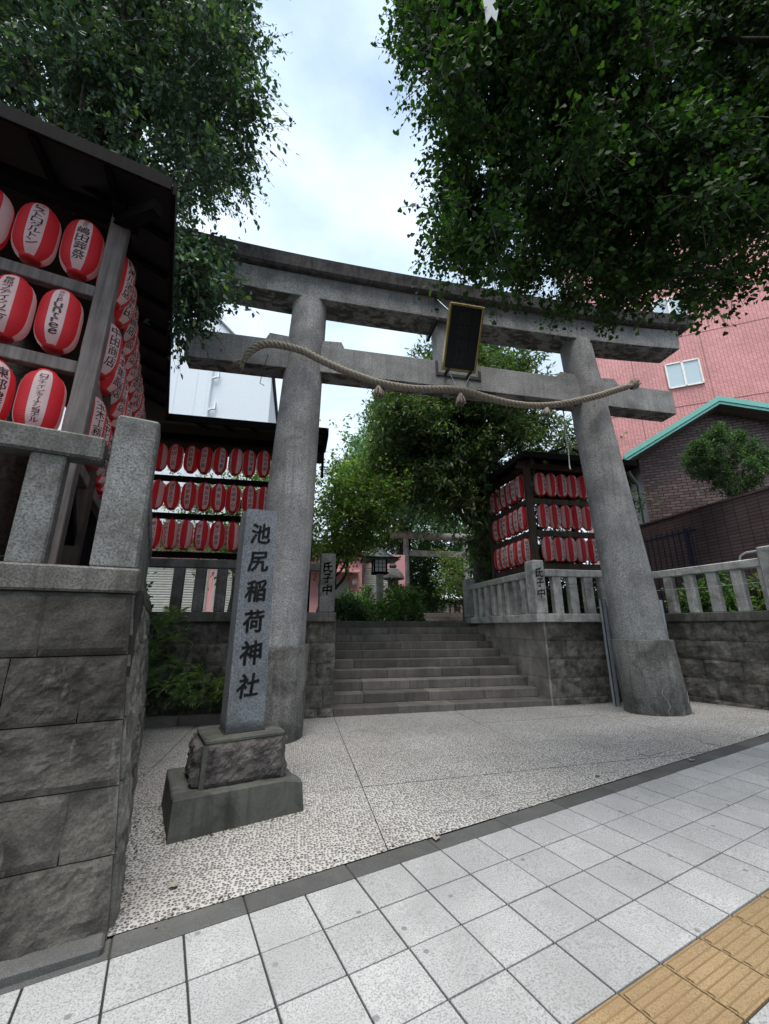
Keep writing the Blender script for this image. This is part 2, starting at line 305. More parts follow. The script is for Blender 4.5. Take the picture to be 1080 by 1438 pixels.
# ---------------------------------------------------------------- mesh builder
class MB:
    def __init__(s): s.v = []; s.f = []; s.mi = []; s.sm = []
    def add(s, vs, fs, mi=0, sm=False):
        o = len(s.v); s.v += [tuple(p) for p in vs]
        for f in fs: s.f.append(tuple(i + o for i in f)); s.mi.append(mi); s.sm.append(sm)
    def hexa(s, o, u, v, w, ch=0.0, mi=0):
        """box from corner o with edge vectors u, v, w (right handed); ch chamfers all edges"""
        o, u, v, w = Vector(o), Vector(u), Vector(v), Vector(w)
        if ch <= 0:
            P = [o + u * a + v * b + w * c for c in (0, 1) for b in (0, 1) for a in (0, 1)]
            s.add(P, [(0, 2, 3, 1), (4, 5, 7, 6), (0, 1, 5, 4), (2, 6, 7, 3), (0, 4, 6, 2), (1, 3, 7, 5)], mi); return
        L = [u.length, v.length, w.length]; ax = [u.normalized(), v.normalized(), w.normalized()]
        c = [min(ch, l * .3) for l in L]; ctr = o + (u + v + w) / 2
        H = [l / 2 for l in L]; P = []; idx = {}
        for sx in (-1, 1):
            for sy in (-1, 1):
                for sz in (-1, 1):
                    S = (sx, sy, sz)
                    for k in range(3):
                        q = Vector(ctr)
                        for j in range(3): q += ax[j] * (S[j] * (H[j] - (0 if j == k else c[j])))
                        idx[S, k] = len(P); P.append(q)
        F = []
        for k in range(3):
            a, b = (k + 1) % 3, (k + 2) % 3
            for sg in (-1, 1):
                q = []
                for (p, r) in ((-1, -1), (1, -1), (1, 1), (-1, 1)):
                    S = [0, 0, 0]; S[k] = sg; S[a] = p; S[b] = r; q.append(idx[tuple(S), k])
                F.append(tuple(q) if sg > 0 else tuple(reversed(q)))
            for p in (-1, 1):            # edges running along axis k
                for r in (-1, 1):
                    S0 = [0, 0, 0]; S0[k] = -1; S0[a] = p; S0[b] = r
                    S1 = list(S0); S1[k] = 1
                    q = [idx[tuple(S0), a], idx[tuple(S1), a], idx[tuple(S1), b], idx[tuple(S0), b]]
                    F.append(tuple(q) if p * r < 0 else tuple(reversed(q)))
        for S in [(x, y, z) for x in (-1, 1) for y in (-1, 1) for z in (-1, 1)]:
            q = [idx[S, 0], idx[S, 1], idx[S, 2]]
            F.append(tuple(q) if S[0] * S[1] * S[2] > 0 else tuple(reversed(q)))
        s.add(P, F, mi)
    def box(s, c, size, ch=0.0, mi=0):
        c = Vector(c); h = Vector(size) / 2
        s.hexa(c - h, (size[0], 0, 0), (0, size[1], 0), (0, 0, size[2]), ch, mi)
    def tube(s, pts, rad, n=8, mi=0, caps=True, sm=True):
        pts = [Vector(p) for p in pts]; rad = rad if isinstance(rad, (list, tuple)) else [rad] * len(pts)
        rings = []; prev = None
        for i, p in enumerate(pts):
            t = (pts[min(i + 1, len(pts) - 1)] - pts[max(i - 1, 0)]).normalized()
            a = prev if prev is not None else Vector((1, 0, 0) if abs(t.x) < .9 else (0, 1, 0))
            a = (a - t * a.dot(t)).normalized(); b = t.cross(a); prev = a
            rings.append([p + (a * math.cos(q) + b * math.sin(q)) * rad[i] for q in [2 * math.pi * k / n for k in range(n)]])
        V = [q for r in rings for q in r]; F = []
        for i in range(len(pts) - 1):
            for k in range(n):
                F.append((i * n + k, i * n + (k + 1) % n, (i + 1) * n + (k + 1) % n, (i + 1) * n + k))
        s.add(V, F, mi, sm)
        if caps:
            s.add(rings[0], [tuple(reversed(range(n)))], mi); s.add(rings[-1], [tuple(range(n))], mi)
    def lathe(s, prof, n=24, c=(0, 0, 0), mi=0, sm=True, matf=None, shift=None):
        V = []; c = Vector(c)
        for (r, z) in prof:
            dx = shift(z) if shift else 0
            for k in range(n): a = 2 * math.pi * k / n; V.append(c + Vector((r * math.cos(a) + dx, r * math.sin(a), z)))
        o = len(s.v); s.v += [tuple(p) for p in V]
        for i in range(len(prof) - 1):
            for k in range(n):
                s.f.append(tuple(o + j for j in (i * n + k, i * n + (k + 1) % n, (i + 1) * n + (k + 1) % n, (i + 1) * n + k)))
                s.mi.append(matf(k) if matf else mi); s.sm.append(sm)
    def prism(s, poly, ext, mi=0, mi_side=None):
        """poly: list of points (one planar loop), extruded by vector ext"""
        n = len(poly); P = [Vector(p) for p in poly]; Q = [p + Vector(ext) for p in P]
        s.add(P + Q, [tuple(reversed(range(n))), tuple(range(n, 2 * n))], mi)
        s.add(P + Q, [(i, (i + 1) % n, (i + 1) % n + n, i + n) for i in range(n)], mi if mi_side is None else mi_side)
    def rock(s, o, u, w, n, depth=.06, rough=.015, proud=.015, nu=5, nv=5, seed=0, fr=5.0, mi=0):
        """rough stone block: face spans u (along) and w (up) from o, outward normal n"""
        o, u, w, n = Vector(o), Vector(u), Vector(w), Vector(n).normalized(); V = []; F = []
        lu, lw = u.length, w.length
        for j in range(nv + 1):
            for i in range(nu + 1):
                a, b = i / nu, j / nv
                e = min(a * lu, (1 - a) * lu, b * lw, (1 - b) * lw)
                p = o + u * a + w * b
                k = min(1, e / .03)
                h = proud * k + rough * (mnoise.fractal(p * fr + Vector((seed * 7.3, 0, 0)), .8, 2.1, 5)) * (.35 + .65 * k)
                if e <= 1e-6: p = p + (o + u * .5 + w * .5 - p) * .0 + u * (rough * .25 / lu * mnoise.noise(p * 9 + Vector((seed, 3, 1)))) * (1 if a in (0, 1) else 0)
                V.append(p + n * h)
        for j in range(nv):
            for i in range(nu):
                q = j * (nu + 1) + i; F.append((q, q + 1, q + nu + 2, q + nu + 1))
        m = len(V)
        rim = [i for i in range(nu + 1)] + [(j) * (nu + 1) + nu for j in range(1, nv + 1)] + [nv * (nu + 1) + i for i in range(nu - 1, -1, -1)] + [j * (nu + 1) for j in range(nv - 1, 0, -1)]
        for r in rim: V.append(Vector(V[r]) - n * (depth))
        L = len(rim)
        for k in range(L): F.append((rim[k], m + k, m + (k + 1) % L, rim[(k + 1) % L]))
        if (u.cross(w)).dot(n) < 0: F = [tuple(reversed(f)) for f in F]
        s.add(V, F, mi, False)
    def obj(s, name, mats, parent=None, rel=None):
        me = bpy.data.meshes.new(name)
        off = Vector((0, 0, 0))
        if parent is not None: off = root_loc(parent)
        elif rel is not None: off = Vector(rel)
        me.from_pydata([(p[0] - off.x, p[1] - off.y, p[2] - off.z) for p in s.v], [], s.f)
        if not isinstance(mats, (list, tuple)): mats = [mats]
        for m in mats: me.materials.append(m)
        if len(mats) > 1: me.polygons.foreach_set('material_index', s.mi)
        if any(s.sm): me.polygons.foreach_set('use_smooth', s.sm)
        me.update()
        o = bpy.data.objects.new(name, me); COL.objects.link(o)
        if parent is not None: o.parent = parent
        elif rel is not None: o.location = off
        return o
def root_loc(o):
    l = Vector(o.location)
    while o.parent: o = o.parent; l += Vector(o.location)
    return l
def tag(o, label, cat, group=None):
    o['label'] = label; o['category'] = cat
    if group: o['group'] = group
    return o
def thing(name, label, cat, loc=(0, 0, 0), group=None):
    o = bpy.data.objects.new(name, None); o.location = loc; o.empty_display_size = .1; COL.objects.link(o)
    return tag(o, label, cat, group)
def struct(name, mb, mats, rel=None):
    o = mb.obj(name, mats, None, rel); o['kind'] = 'structure'; return o
def copy_obj(o, parent, loc=None, rotz=None):
    c = o.copy(); COL.objects.link(c); c.parent = parent
    if loc is not None: c.location = loc
    if rotz is not None: c.rotation_euler = (0, 0, rotz)
    return c
# ---------------------------------------------------------------- lettering
_glyph = {}
def glyph(ch, res=3):
    key = (ch, res)
    if key not in _glyph:
        c = bpy.data.curves.new('lettering_curve', 'FONT'); c.body = ch; c.resolution_u = res; c.offset = 0
        o = bpy.data.objects.new('lettering_tmp', c); COL.objects.link(o)
        dg = bpy.context.evaluated_depsgraph_get(); dg.update()
        me = bpy.data.meshes.new_from_object(o.evaluated_get(dg))
        vs = [(v.co.x, v.co.y) for v in me.vertices]; fs = [tuple(p.vertices) for p in me.polygons]
        bpy.data.objects.remove(o); bpy.data.curves.remove(c); bpy.data.meshes.remove(me)
        xs = [a for a, b in vs] or [0]; ys = [b for a, b in vs] or [0]
        cx, cy = (min(xs) + max(xs)) / 2, (min(ys) + max(ys)) / 2
        hw, hh = max(.2, (max(xs) - min(xs)) / 2), max(.2, (max(ys) - min(ys)) / 2)
        _glyph[key] = ([(a - cx, b - cy) for a, b in vs], fs, hw, hh)
    return _glyph[key]
def chars(parent, mat, text, height, width, fn, cell=None, **kw):
    ch = cell or height / len(text)
    for i, t in enumerate(text):
        zc = height / 2 - ch * (i + .5); mb = MB(); vtext(mb, t, ch, width, (lambda a, b: fn(a, b + zc)), cell=ch, **kw); mb.obj('character', mat, parent)
def vtext(mb, text, height, width, fn, res=2, bold=.012, rot='ー', warp=0.0, cell=None, mi=0):
    """stack characters top to bottom inside height x width; fn maps (x, z) to a 3-D point"""
    n = len(text); ch = cell or height / n; r = random.Random(hash(text) % 999 if False else sum(map(ord, text)))
    for i, t in enumerate(text):
        vs, fs, hw, hh = glyph(t, res)
        k = min(width * .5 / hw, ch * .46 / hh) if t not in rot else min(width * .5 / hh, ch * .46 / hw)
        kx = min(width * .46 / (hh if t in rot else hw), k * 1.5); ky = k
        if t == '一': kx, ky = width * .42 / hw, k
        zc = height / 2 - ch * (i + .5); sl = r.uniform(-.05, .10)
        offs = [(0, 0)] if bold <= 0 else ([(-bold, -bold * .6), (bold, bold * .6)] if bold < .02 else [(bold * math.cos(q), bold * .8 * math.sin(q)) for q in [k * math.pi / 5 for k in range(10)]])
        for (oa, ob) in offs:
            P = []
            for (a, b) in vs:
                if t in rot: a, b = b, -a
                a2 = (a + oa) * kx + sl * b * ky + warp * width * mnoise.noise(Vector((a * 2.2 + i * 5, b * 2.2, 7)))
                b2 = (b + ob) * ky + .10 * a * ky + warp * width * mnoise.noise(Vector((a * 2.2, b * 2.2 + i * 3, 2)))
                P.append(fn(a2, zc + b2))
            mb.add(P, fs, mi)
# ================================================================ GROUND
mb = MB(); mb.hexa((-150, -150, -.55), (300, 0, 0), (0, 300, 0), (0, 0, .3))
struct('ground', mb, M['earth'])
mb = MB(); mb.hexa(K(-60, -40, -.24), KU * 120, KN * 36.6, UP * .1)
struct('road', mb, M['asphalt'])
# sidewalk: tilted slab carrying the tiles
sw = bpy.data.objects.new('sidewalk', None)
mb = MB(); mb.hexa((-6, -3.6, -.14), (15, 0, 0), (0, 3.6, 0), (0, 0, .128))
sw = mb.obj('sidewalk', M['joint']); sw['kind'] = 'structure'
ax = (KU + UP * .02).normalized(); ay = (KN + UP * .0062); ay = (ay - ax * ay.dot(ax)).normalized(); az = ax.cross(ay)
sw.matrix_world = Matrix(((ax.x, ay.x, az.x, 0), (ax.y, ay.y, az.y, 0), (ax.z, ay.z, az.z, 0), (0, 0, 0, 1)))
g1 = .0048
mb = MB(); mb.hexa((g1, g1, -.03), (.3 - 2 * g1, 0, 0), (0, .3 - 2 * g1, 0), (0, 0, .03), .0025)
tile0 = None; ytile0 = None
M['tile_y_shade'] = plain('ridge_shade', (.17, .11, .052), .9)  # darker ochre: the shade beside the tactile ridges, put into the colour
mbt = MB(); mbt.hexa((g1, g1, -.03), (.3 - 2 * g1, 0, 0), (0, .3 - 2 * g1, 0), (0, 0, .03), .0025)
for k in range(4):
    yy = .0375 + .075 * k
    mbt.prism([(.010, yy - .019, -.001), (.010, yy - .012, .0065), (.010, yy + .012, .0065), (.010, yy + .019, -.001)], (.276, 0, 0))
    for q in (-.0245, .0185): mbt.hexa((.008, yy + q, -.001), (.28, 0, 0), (0, .006, 0), (0, 0, .0016), 0, 1)  # painted shade strips along both sides of each ridge
for i in range(-5, 28):
    for j in range(0, 9):
        y = j == 4
        src = ytile0 if y else tile0
        if src is None:
            o = (mbt if y else mb).obj('tactile_tile' if y else 'tile', [M['tile_y'], M['tile_y_shade']] if y else M['tile'])
            o.parent = sw
            if y: ytile0 = o
            else: tile0 = o
        else: o = copy_obj(src, sw)
        o.location = (i * .3, -(j + 1) * .3, rnd.uniform(-.0012, .0012))
        o.rotation_euler = (rnd.uniform(-.002, .002), rnd.uniform(-.002, .002), rnd.uniform(-.003, .003))
# border strip of long dark stones
mb = MB(); mb.hexa((-6, 0, -.16), (15, 0, 0), (0, .16, 0), (0, 0, .15))
bs = mb.obj('border_strip', M['joint']); bs['kind'] = 'structure'; bs.matrix_world = sw.matrix_world.copy()
for i in range(-10, 15):
    mb = MB(); w = .148 + rnd.uniform(-.004, .004)
    mb.hexa((i * .6 + .003, .004, -.05), (.594, 0, 0), (0, w, 0), (0, 0, .05), .006)
    o = mb.obj('border_stone', M['border']); o.parent = bs; o.location = (0, 0, rnd.uniform(-.001, .003))
# forecourt: base and cast pebble panels
def clip(poly, n, c):
    out = []
    for i in range(len(poly)):
        a, b = poly[i - 1], poly[i]; da, db = a.dot(n) - c, b.dot(n) - c
        if (da >= 0) != (db >= 0): out.append(a + (b - a) * (da / (da - db)))
        if db >= 0: out.append(b)
    return out
def sheet(x0, x1, y0, y1, n, dz, mb, edge=0.0):
    nx = max(1, round((x1 - x0) / n)); ny = max(1, round((y1 - y0) / n))
    for a in range(nx):
        for b in range(ny):
            xa, xb = x0 + (x1 - x0) * a / nx, x0 + (x1 - x0) * (a + 1) / nx
            ya, yb = y0 + (y1 - y0) * b / ny, y0 + (y1 - y0) * (b + 1) / ny
            p = clip([Vector((xa, ya, 0)), Vector((xb, ya, 0)), Vector((xb, yb, 0)), Vector((xa, yb, 0))], KN, .156)
            if len(p) >= 3: mb.add([(q.x, q.y, zf(q.x, q.y) + dz) for q in p], [tuple(range(len(p)))])
mb = MB(); sheet(-3.2, 10.5, -1.2, 5.2, .5, -.012, mb); fc = struct('forecourt', mb, M['joint'])
xj = [-3.2, -1.23, .82, 2.88, 4.93, 6.98, 9.03]; yj = [-1.2, -.6, .45, 1.5, 2.55, 3.6, 5.1]
for i in range(len(xj) - 1):
    for j in range(len(yj) - 1):
        mb = MB(); q = .004 if (i + j) % 2 else .003; sheet(xj[i] + q, xj[i + 1] - q, yj[j] + q * .5, yj[j + 1] - q * .5, .26, rnd.uniform(-.001, .002), mb)
        if mb.f: mb.obj('paving_panel', M['pebble'], fc)
# grey repair patches near the kerb on the right
M['patch'] = plain('grey_patch', (.24, .235, .22), .9, scale=30)
for (x, y, l, w, a) in ((5.05, 1.86, .42, .13, 1.55), (4.0, 1.62, .26, .11, 1.2)):
    mb = MB(); u = Vector((math.cos(a - .9), math.sin(a - .9), 0)); v = Vector((-u.y, u.x, 0))
    P = [Vector((x, y, 0)) + u * (l * p) + v * (w * q2) for p, q2 in ((-.5, -.5), (.1, -.42), (.5, -.5), (.46, .5), (0, .4), (-.5, .5))]
    mb.add([(q.x, q.y, zf(q.x, q.y) + .006) for q in P], [tuple(range(len(P)))]); mb.obj('repair_patch', M['patch'], fc)
# raised shrine grounds
mb = MB()
mb.prism([K(-30, .5, -.3), K(-1.05, .5, -.3), K(-1.15, 4.2, -.3), Vector((-2.28, 4.75, -.3)), Vector((.55, 4.75, -.3)), Vector((.55, 9, -.3)), Vector((-30, 40, -.3))], (0, 0, 1.82))
mb.prism([Vector((4.9, 4.85, -.3)), Vector((7.3, 4.85, -.3)), Vector((7.75, 2.3, -.3)), Vector((30, 8.8, -.3)), Vector((30, 40, -.3)), Vector((4.9, 9, -.3))], (0, 0, 1.84))
mb.prism([Vector((-30, 7.9, -.3)), Vector((30, 7.9, -.3)), Vector((30, 60, -.3)), Vector((-30, 60, -.3))], (0, 0, 1.815))
struct('shrine_grounds', mb, M['earth'])
mb = MB(); mb.hexa((-40, 19.5, 1.0), (80, 0, 0), (0, 80, 0), (0, 0, 1.15)); struct('upper_ground', mb, M['earth'])
mb = MB(); mb.hexa((2.2, 8.3, 1.3), (2.2, 0, 0), (1.6, 9, 0), (0, 0, .225)); struct('shrine_path', mb, M['step'])
# ================================================================ STEPS
SX0, SX1 = .81, 4.72
mb = MB(); mb.prism([(SX0 + .02, 4.75, -.2), (SX0 + .02, 8.3, -.2), (SX0 + .02, 8.3, 1.38), (SX0 + .02, 7.92, 1.38)], (SX1 - SX0 - .04, 0, 0))
st = struct('stone_steps', mb, M['mortar'])
for i in range(10):
    y = 4.575 + .368 * i; z1 = .135 + .157 * i; z0 = z1 - (.30 if i == 0 else .157) + .001
    x = SX0 + .003 * (i % 2); cuts = [SX0]; c = SX0 + rnd.uniform(.45, 1.15)
    while c < SX1 - .35: cuts.append(c); c += rnd.uniform(.75, 1.25)
    cuts.append(SX1)
    for a, b in zip(cuts[:-1], cuts[1:]):
        mb = MB(); mb.hexa((a + .003, y + rnd.uniform(-.004, .004), z0), (b - a - .006, 0, 0), (0, .42 if i < 9 else .5, 0), (0, 0, z1 - z0 + rnd.uniform(-.002, .002)), .008)
        mb.obj('step_stone', M['step'], st)
# ================================================================ WALLS
def courses(wall, P0, P1, n, zl, L, mat, rough=.015, proud=.012, batter=0., seed=0, nu=5, nv=4, cuts=None, zb=None, fr=5., gap=.006, start=0):
    P0, P1 = Vector((*P0, 0)), Vector((*P1, 0)); D = P1 - P0; LN = D.length; u = D.normalized(); n = Vector((*n, 0)).normalized(); r = random.Random(seed)
    out = []
    for k in range(len(zl) - 1):
        z0, z1 = zl[k], zl[k + 1]
        if cuts: cs = cuts[k]
        else:
            cs = [0]; c = L * (.45 if k % 2 else .95) * r.uniform(.8, 1.15)
            while c < LN - L * .35: cs.append(c); c += L * r.uniform(.75, 1.25)
            cs.append(LN)
        for a, b in zip(cs[:-1], cs[1:]):
            o = P0 + u * (a + gap / 2) + UP * (z0 + gap / 2) - n * (batter * z0)
            w = UP * (z1 - z0 - gap) - n * (batter * (z1 - z0 - gap))
            mb = MB(); mb.rock(o, u * (b - a - gap), w, n, .08, rough, proud * r.uniform(.6, 1.5), nu, nv, r.random() * 50, fr)
            out.append(mb.obj('stone', mat, wall))
    return out
def copings(wall, P0, P1, n, z0, z1, depth, over, mat, L=1.6, seed=1):
    P0, P1 = Vector((*P0, 0)), Vector((*P1, 0)); u = (P1 - P0).normalized(); LN = (P1 - P0).length; n = Vector((*n, 0)).normalized()
    k = max(1, round(LN / L))
    for i in range(k):
        mb = MB(); a = LN * i / k
        o = P0 + u * (a + .002) + n * over + UP * z0; v = -n * depth; uu = u * (LN / k - .004)
        if uu.cross(v).z < 0: o = o + v; v = -v
        mb.hexa(o, uu, v, UP * (z1 - z0), .012); mb.obj('coping_stone', mat, wall)
kxy = lambda s, d: tuple(K(s, d)[:2])
# --- near left wall (front along the street, side along the forecourt)
lw = thing('retaining_wall', 'dark rough stone retaining wall at the left edge of the forecourt, nearest the street', 'wall', K(-.9, .6, 0))
mb = MB(); mb.prism([K(-4.6, .22, -.2), K(-.70, .22, -.2), K(-.80, 4.55, -.2), K(-4.6, 4.55, -.2)], (0, 0, 1.82))
mb.obj('core', M['mortar'], lw)
zl = [-.10, .333, .635, .942, 1.267, 1.598]
LN = 3.9
def fl(s): return LN + s      # s in kerb coords relative to corner s=-.60
cuts = [[0, .9, 1.9, 2.9, LN - .62, LN], [0, .8, 1.7, 2.55, LN - .63, LN - .27, LN], [0, 1.1, 2.2, LN - .66, LN], [0, .7, 1.6, 2.6, LN - .62, LN - .30, LN], [0, .9, 1.8, 2.5, LN - .78, LN - .52, LN]]
u0 = kxy(-.60 - LN, .127); u1 = kxy(-.60, .127)
def near_front():
    P0 = K(-.60 - LN, .13); r = random.Random(4)
    for k in range(5):
        z0, z1 = zl[k], zl[k + 1]
        for a, b in zip(cuts[k][:-1], cuts[k][1:]):
            last = b == LN
            e0, e1 = (.085 * z0, .085 * z1) if last else (0, 0)
            oo = P0 + KU * (a + .003) + UP * (z0 + .003) + KN * (.025 * z0)
            mb = MB(); big = last or b > LN - .7
            mb.rock(oo, KU * (b - a - .006 - (e0 + e1) / 2), UP * (z1 - z0 - .006) + KN * (.025 * (z1 - z0)) - KU * ((e1 - e0) if last else 0), -KN, .10,
                    .017 if r.random() < .6 else .006, .010 * r.uniform(.2, 1.6), 26 if big else 8, 18 if big else 6, r.random() * 40, 6.5)
            # slight lean of the corner stones with the battered corner
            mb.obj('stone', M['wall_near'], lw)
near_front()
def near_side():
    r = random.Random(9)
    for k in range(5):
        z0, z1 = zl[k], zl[k + 1]; d = .215; first = True
        while d < 4.75:
            L = r.uniform(.45, .9) if not (first and k % 2) else .3; first = False; L = min(L, 4.85 - d)
            oo = K(-.60 - .085 * z0 - .006 * d, d + .004, z0 + .003)
            mb = MB(); mb.rock(oo, KN * (L - .008) - KU * (.006 * L), UP * (z1 - z0 - .006) - KU * (.085 * (z1 - z0)), KU, .10, .026, .014 * r.uniform(.3, 1.6), 12, 9, r.random() * 40, 6)
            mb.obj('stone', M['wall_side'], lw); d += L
near_side()
# thin footing slabs under the front
for a in range(5):
    mb = MB(); mb.hexa(K(-.62 - .62 * (a + 1), .035, -.06), KU * .61, KN * .12, UP * (.085 + .012 * (a % 3)), .012); mb.obj('footing_stone', M['border'], lw)
mb = MB(); mb.hexa(K(-2.1, .14, 1.60), KU * 1.375, KN * .42, UP * .138, .012); mb.obj('coping_stone', M['coping'], lw)
mb = MB(); mb.hexa(K(-4.5, .14, 1.60), KU * 2.396, KN * .42, UP * .138, .012); mb.obj('coping_stone', M['coping'], lw)
for a in range(3):
    mb = MB(); mb.hexa(K(-.99 - .008, .563 + a * 1.42, 1.59), KU * .265, KN * 1.415, UP * .14, .012); mb.obj('coping_stone', M['coping'], lw)
# --- back left wall beside the steps
bw = thing('retaining_wall', 'mossy stone retaining wall with ferns, between the side wall and the left end of the steps', 'wall', (-.6, 4.7, 0))
mb = MB(); mb.hexa((-2.3, 4.62, -.2), (3.06, 0, 0), (0, 3.4, 0), (0, 0, 1.66)); mb.obj('core', M['mortar'], bw)
courses(bw, (-2.25, 4.56), (.81, 4.56), (0, -1), [.0, .15, .50, .83, 1.16, 1.488], .30, M['wall_back'], .022, .014, seed=3, nu=7, nv=6)
for a in range(3): 
    mb = MB(); mb.hexa((-2.2 + a * .72, 4.44, -.02), (.714, 0, 0), (0, .14, 0), (0, 0, .165), .012); mb.obj('kerb_stone', M['step'], bw)
courses(bw, (.805, 4.57), (.805, 7.9), (1, 0), [.15, .50, .83, 1.16, 1.488], .6, M['wall_back'], .012, .004, seed=5)
copings(bw, (-2.2, 4.45), (.80, 4.45), (0, -1), 1.49, 1.645, .34, 0, M['coping'], 1.25)
copings(bw, (.802, 4.80), (.802, 7.9), (1, 0), 1.49, 1.645, .30, 0, M['coping'], 1.25)
# --- right wall: along the steps and the front
rw = thing('retaining_wall', 'grey ashlar retaining wall right of the steps, behind the right gate pillar', 'wall', (5.9, 4.8, 0))
mb = MB(); mb.prism([(4.78, 4.64, -.2), (7.22, 4.64, -.2), (7.22, 7.9, -.2), (4.78, 7.9, -.2)], (0, 0, 1.66)); mb.obj('core', M['mortar'], rw)
zr = [-.05, .17, .50, .83, 1.16, 1.488]
courses(rw, (4.76, 4.56), (7.3, 4.56), (0, -1), zr, .62, M['wall_back'], .020, .012, seed=11, nu=9, nv=6)
courses(rw, (4.722, 7.92), (4.722, 4.565), (-1, 0), zr, .95, M['wall_ashlar'], .006, .003, seed=12, nu=6, nv=3)
copings(rw, (4.51, 4.40), (7.15, 4.40), (0, -1), 1.49, 1.645, .40, .0, M['fence'], 1.3)
copings(rw, (4.70, 4.80), (4.70, 7.95), (-1, 0), 1.485, 1.64, .34, .14, M['fence'], 1.05)
# --- right wall running towards the street
A = Vector((7.20, 4.55, 0)); B = Vector((7.52, 2.30, 0)); ud = (B - A).normalized(); nd = Vector((-ud.y, ud.x, 0)) * -1
if nd.x > 0: nd = -nd
sw2 = thing('retaining_wall', 'dark rough stone wall running from the right gate pillar towards the street, at the right edge', 'wall', (7.6, 3.4, 0))
mb = MB(); mb.prism([A - nd * .08 - UP * .2, B - nd * .08 - UP * .2, B + Vector((9, 2.55, -.2)), A + Vector((9, 2.5, -.2))], (0, 0, 1.68)); mb.obj('core', M['mortar'], sw2)
courses(sw2, A[:2], B[:2], nd[:2], zr[:1] + [.20, .52, .84, 1.17, 1.495], .8, M['wall_back'], .028, .014, seed=21, nu=12, nv=7)
courses(sw2, B[:2], (B + KU * 4.5)[:2], (-KN)[:2], zr[:1] + [.20, .52, .84, 1.17, 1.495], .8, M['wall_back'], .03, .012, seed=22, nu=6, nv=5)
copings(sw2, (A - ud * .1 + nd * .07)[:2], (B + nd * .07)[:2], nd[:2], 1.495, 1.65, .36, 0, M['coping'], 1.2)
copings(sw2, (B - KN * .07 + KU * .02)[:2], (B - KN * .07 + KU * 4.5)[:2], (-KN)[:2], 1.495, 1.65, .36, 0, M['coping'], 1.4)
# ================================================================ STONE FENCES
def fence(label, runs, posts, mat, z0=1.645, zr0=2.34, zr1=2.48, wbal=.155, dbal=.12, loc=None, pitch=.33):
    t = thing('stone_fence', label, 'fence', loc)
    for (P0, P1, n, first, wb) in runs:
        P0, P1, n = Vector((*P0, 0)), Vector((*P1, 0)), Vector((*n, 0)).normalized(); u = (P1 - P0).normalized(); LN = (P1 - P0).length
        o = P0 + UP * zr0 + n * .01; v = -n * .15
        if u.cross(v).z < 0: o += v; v = -v
        mb = MB(); mb.hexa(o, u * LN, v, UP * (zr1 - zr0), .014); mb.obj('rail', mat, t)
        a = first
        while a + wb < LN + .01:
            o = P0 + u * a - n * .005 + UP * z0; v = -n * dbal
            if u.cross(v).z < 0: o += v; v = -v
            mb = MB(); mb.hexa(o, u * wb, v, UP * (zr0 - z0), .01); mb.obj('baluster', mat, t); a += pitch
    for (x, y, w, d, u, ztop, txt) in posts:
        u = Vector((u[0], u[1], 0)).normalized(); v = Vector((-u.y, u.x, 0))
        mb = MB(); o = Vector((x, y, z0)); mb.hexa(o, u * w, v * d, UP * (ztop - z0), .016)
        c = o + u * w / 2 + v * d / 2
        mb.add([o + UP * (ztop - z0) + u * .02 + v * .02, o + UP * (ztop - z0) + u * (w - .02) + v * .02, o + UP * (ztop - z0) + u * (w - .02) + v * (d - .02), o + UP * (ztop - z0) + u * .02 + v * (d - .02), Vector((c.x, c.y, ztop + .022))],
               [(0, 1, 4), (1, 2, 4), (2, 3, 4), (3, 0, 4)])
        p = mb.obj('post', mat, t)
        if txt:
            cc = o + u * w / 2 - v * .002 + UP * ((ztop - z0) * .57)
            chars(p, M['rust_ink'], txt, .58, .165, lambda a, b: cc + u * a + UP * b, res=5, bold=.022, warp=.10)
    return t
M['rust_ink'] = plain('rust_brown_ink', (.055, .022, .015), .7)
fence('weathered stone fence on the near left wall, around the front lantern rack',
      [(kxy(-4.4, .20), kxy(-1.02, .20), (-KN)[:2], (4.4 - 1.355) % .36, .165), (kxy(-.785, .47), kxy(-.85, 4.5), KU[:2], .10, .15)],
      [(*kxy(-.985, .205), .237, .24, KU, 2.705, None)], M['fence_l'], z0=1.738, zr0=2.375, zr1=2.525, loc=K(-1, .3, 1.738), pitch=.36)
fence('low stone fence on the mossy back wall, behind the inscribed marker',
      [((-2.25, 4.47), (.50, 4.47), (0, -1), .42, .155), ((.76, 4.86), (.76, 7.9), (1, 0), .15, .15)],
      [(.505, 4.45, .262, .36, (1, 0), 2.645, '氏子中')], M['fence_l'], loc=(-.6, 4.5, 1.645))
fence('pale stone fence beside the steps, below the right lantern rack',
      [((4.765, 4.42), (7.1, 4.42), (0, -1), .16, .18), ((4.615, 4.76), (4.615, 7.78), (-1, 0), .20, .15)],
      [(4.52, 4.40, .235, .31, (1, 0), 2.645, '氏子中'), (4.53, 7.70, .25, .26, (1, 0), 2.64, None), (6.98, 4.42, .22, .25, (1, 0), 2.62, None)], M['fence'], loc=(5.8, 4.5, 1.645), pitch=.345)
f4a = A + nd * .05 + ud * .12; f4b = B + nd * .05 - ud * .12
t = fence('stone fence with weathered reddish rail at the far right, running to the corner post',
      [(f4a[:2], f4b[:2], nd[:2], .22, .165), ((B + KU * .3 - KN * .02)[:2], (B + KU * 4.4 - KN * .02)[:2], (-KN)[:2], .2, .16)],
      [((B + nd * .10 - ud * .0)[0] , (B + nd * .10)[1] - .04, .25, .27, KU, 2.64, None)], M['fence'], z0=1.65, loc=(7.5, 3.4, 1.65), pitch=.40)
